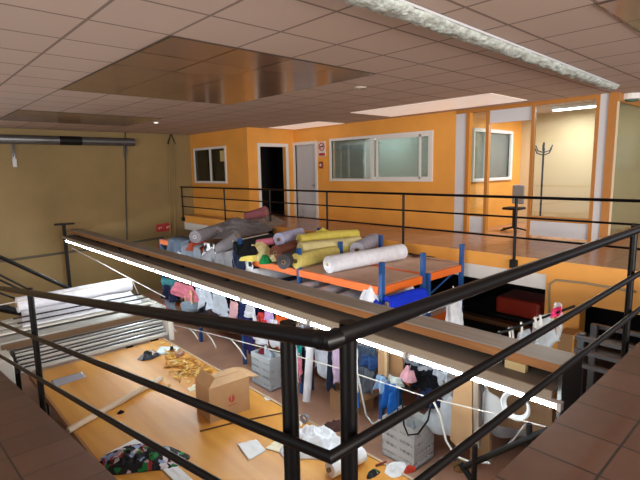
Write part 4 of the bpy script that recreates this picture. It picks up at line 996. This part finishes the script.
h('white cloth hanging from the blue upright at the near rack corner', 'hanging_cloth', 444, 296, 464, 300, 333, 'F4F4F6', 136, 6.3, 1.6, .08)
MB_ = MB().tube([atx(453, 286, 6.3), atx(455, 297, 6.28)], .012, 6)
tag(MB_.build('hook', M_steel), 'small steel hook above the white hanging cloth at the rack corner', 'hook')
p = [atx(px, py, FE-.03) for px, py in ((549, 318), (549, 292), (550, 284), (556, 280), (585, 283), (636, 292))]
tag(MB().tube(p, .018, 8).build('conduit', mat('grey_conduit_light', (.34, .27, .17), .5), smooth=True), 'thin grey conduit bending along the orange wall under the mezzanine', 'conduit')
# dark machinery under the mezzanine
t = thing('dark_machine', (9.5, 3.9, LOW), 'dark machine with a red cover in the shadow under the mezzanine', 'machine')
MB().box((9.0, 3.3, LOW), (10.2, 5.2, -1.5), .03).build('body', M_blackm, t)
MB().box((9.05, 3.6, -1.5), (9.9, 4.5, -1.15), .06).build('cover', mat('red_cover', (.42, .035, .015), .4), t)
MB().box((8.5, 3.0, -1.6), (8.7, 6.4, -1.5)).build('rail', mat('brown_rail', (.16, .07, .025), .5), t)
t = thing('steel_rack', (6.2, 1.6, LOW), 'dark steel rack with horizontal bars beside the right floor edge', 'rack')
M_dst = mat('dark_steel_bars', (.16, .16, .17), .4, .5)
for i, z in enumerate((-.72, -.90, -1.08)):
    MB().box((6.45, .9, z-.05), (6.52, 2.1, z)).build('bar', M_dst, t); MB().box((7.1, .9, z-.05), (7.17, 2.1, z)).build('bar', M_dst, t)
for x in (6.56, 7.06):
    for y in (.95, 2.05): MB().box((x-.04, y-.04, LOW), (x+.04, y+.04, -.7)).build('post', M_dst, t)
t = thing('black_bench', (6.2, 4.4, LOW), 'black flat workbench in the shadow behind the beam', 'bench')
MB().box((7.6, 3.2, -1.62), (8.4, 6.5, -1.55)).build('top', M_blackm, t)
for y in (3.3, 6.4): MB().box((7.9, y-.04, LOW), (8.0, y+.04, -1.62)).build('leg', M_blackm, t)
# more cloth and rolls in the racks behind the hanging pieces
for i, (y, r, hx, nm) in enumerate(((11.45, .15, '394a5a', 'slate blue roll high on the second shelf at the far end'), (9.15, .15, '8c96a4', 'grey blue roll stacked on the second shelf behind the pale pink cloth'), (7.35, .15, 'c9ccd6', 'white roll stacked on top behind the orange and lilac cloths'), (10.5, .14, 'b8bcc8', 'pale roll stacked on the second shelf behind the white cloths'))):
    roll(nm, (5.08, y, Z2+.33+r), (6.2, y, Z2+.33+r), r, hx, wob=.15)
for i, (y, hx, nm) in enumerate(((7.75, '23304c', 'left'), (7.2, 'c4c8d2', 'middle'), (6.65, '7a3038', 'right'))):
    roll('roll on the lowest shelf behind the bluish grey crate, %s one' % nm, (5.14, y, Z3+.16), (6.2, y, Z3+.16), .145, hx, wob=.15)
h('black cord like cloth strip hanging between the rope and the bluish crate', 'hanging_cloth', 244, 318, 251, 320, 350, '2c2a60', 141, 5.02, 1.2)
h('white cloth strip hanging above the bluish grey crate', 'hanging_cloth', 252, 322, 268, 326, 342, 'D9DEE6', 142, 5.0, 1.6)
h('dark brown cloth hanging behind the slanting pale grey roll', 'hanging_cloth', 206, 304, 226, 311, 322, '35262c', 143, 5.14, 1.6)
h('dark cloth hanging behind the white cloths at the far end', 'hanging_cloth', 190, 296, 212, 304, 318, '2a2f38', 144, 5.15, 1.8)
h('black cloth hanging behind the pink cloth scrap', 'hanging_cloth', 404, 362, 418, 367, 386, '2a2c34', 145, 5.3, 1.8)
h('pale blue cloth hanging right of the wide brown cardboard', 'hanging_cloth', 402, 356, 420, 362, 376, 'A8B4C4', 146, 5.35, 1.8)
h('white cloth hanging under the tube light left of the tall cardboard sheet', 'hanging_cloth', 432, 368, 450, 374, 398, 'B4BCC8', 147, 5.3, 1.8)
pile('brown_paper_scrap', 'crumpled brown paper on the aisle floor below the tall cardboard sheet', 'paper', atz(462, 466, CZ), .16, .12, .08, 'a47a4c', seed=148)
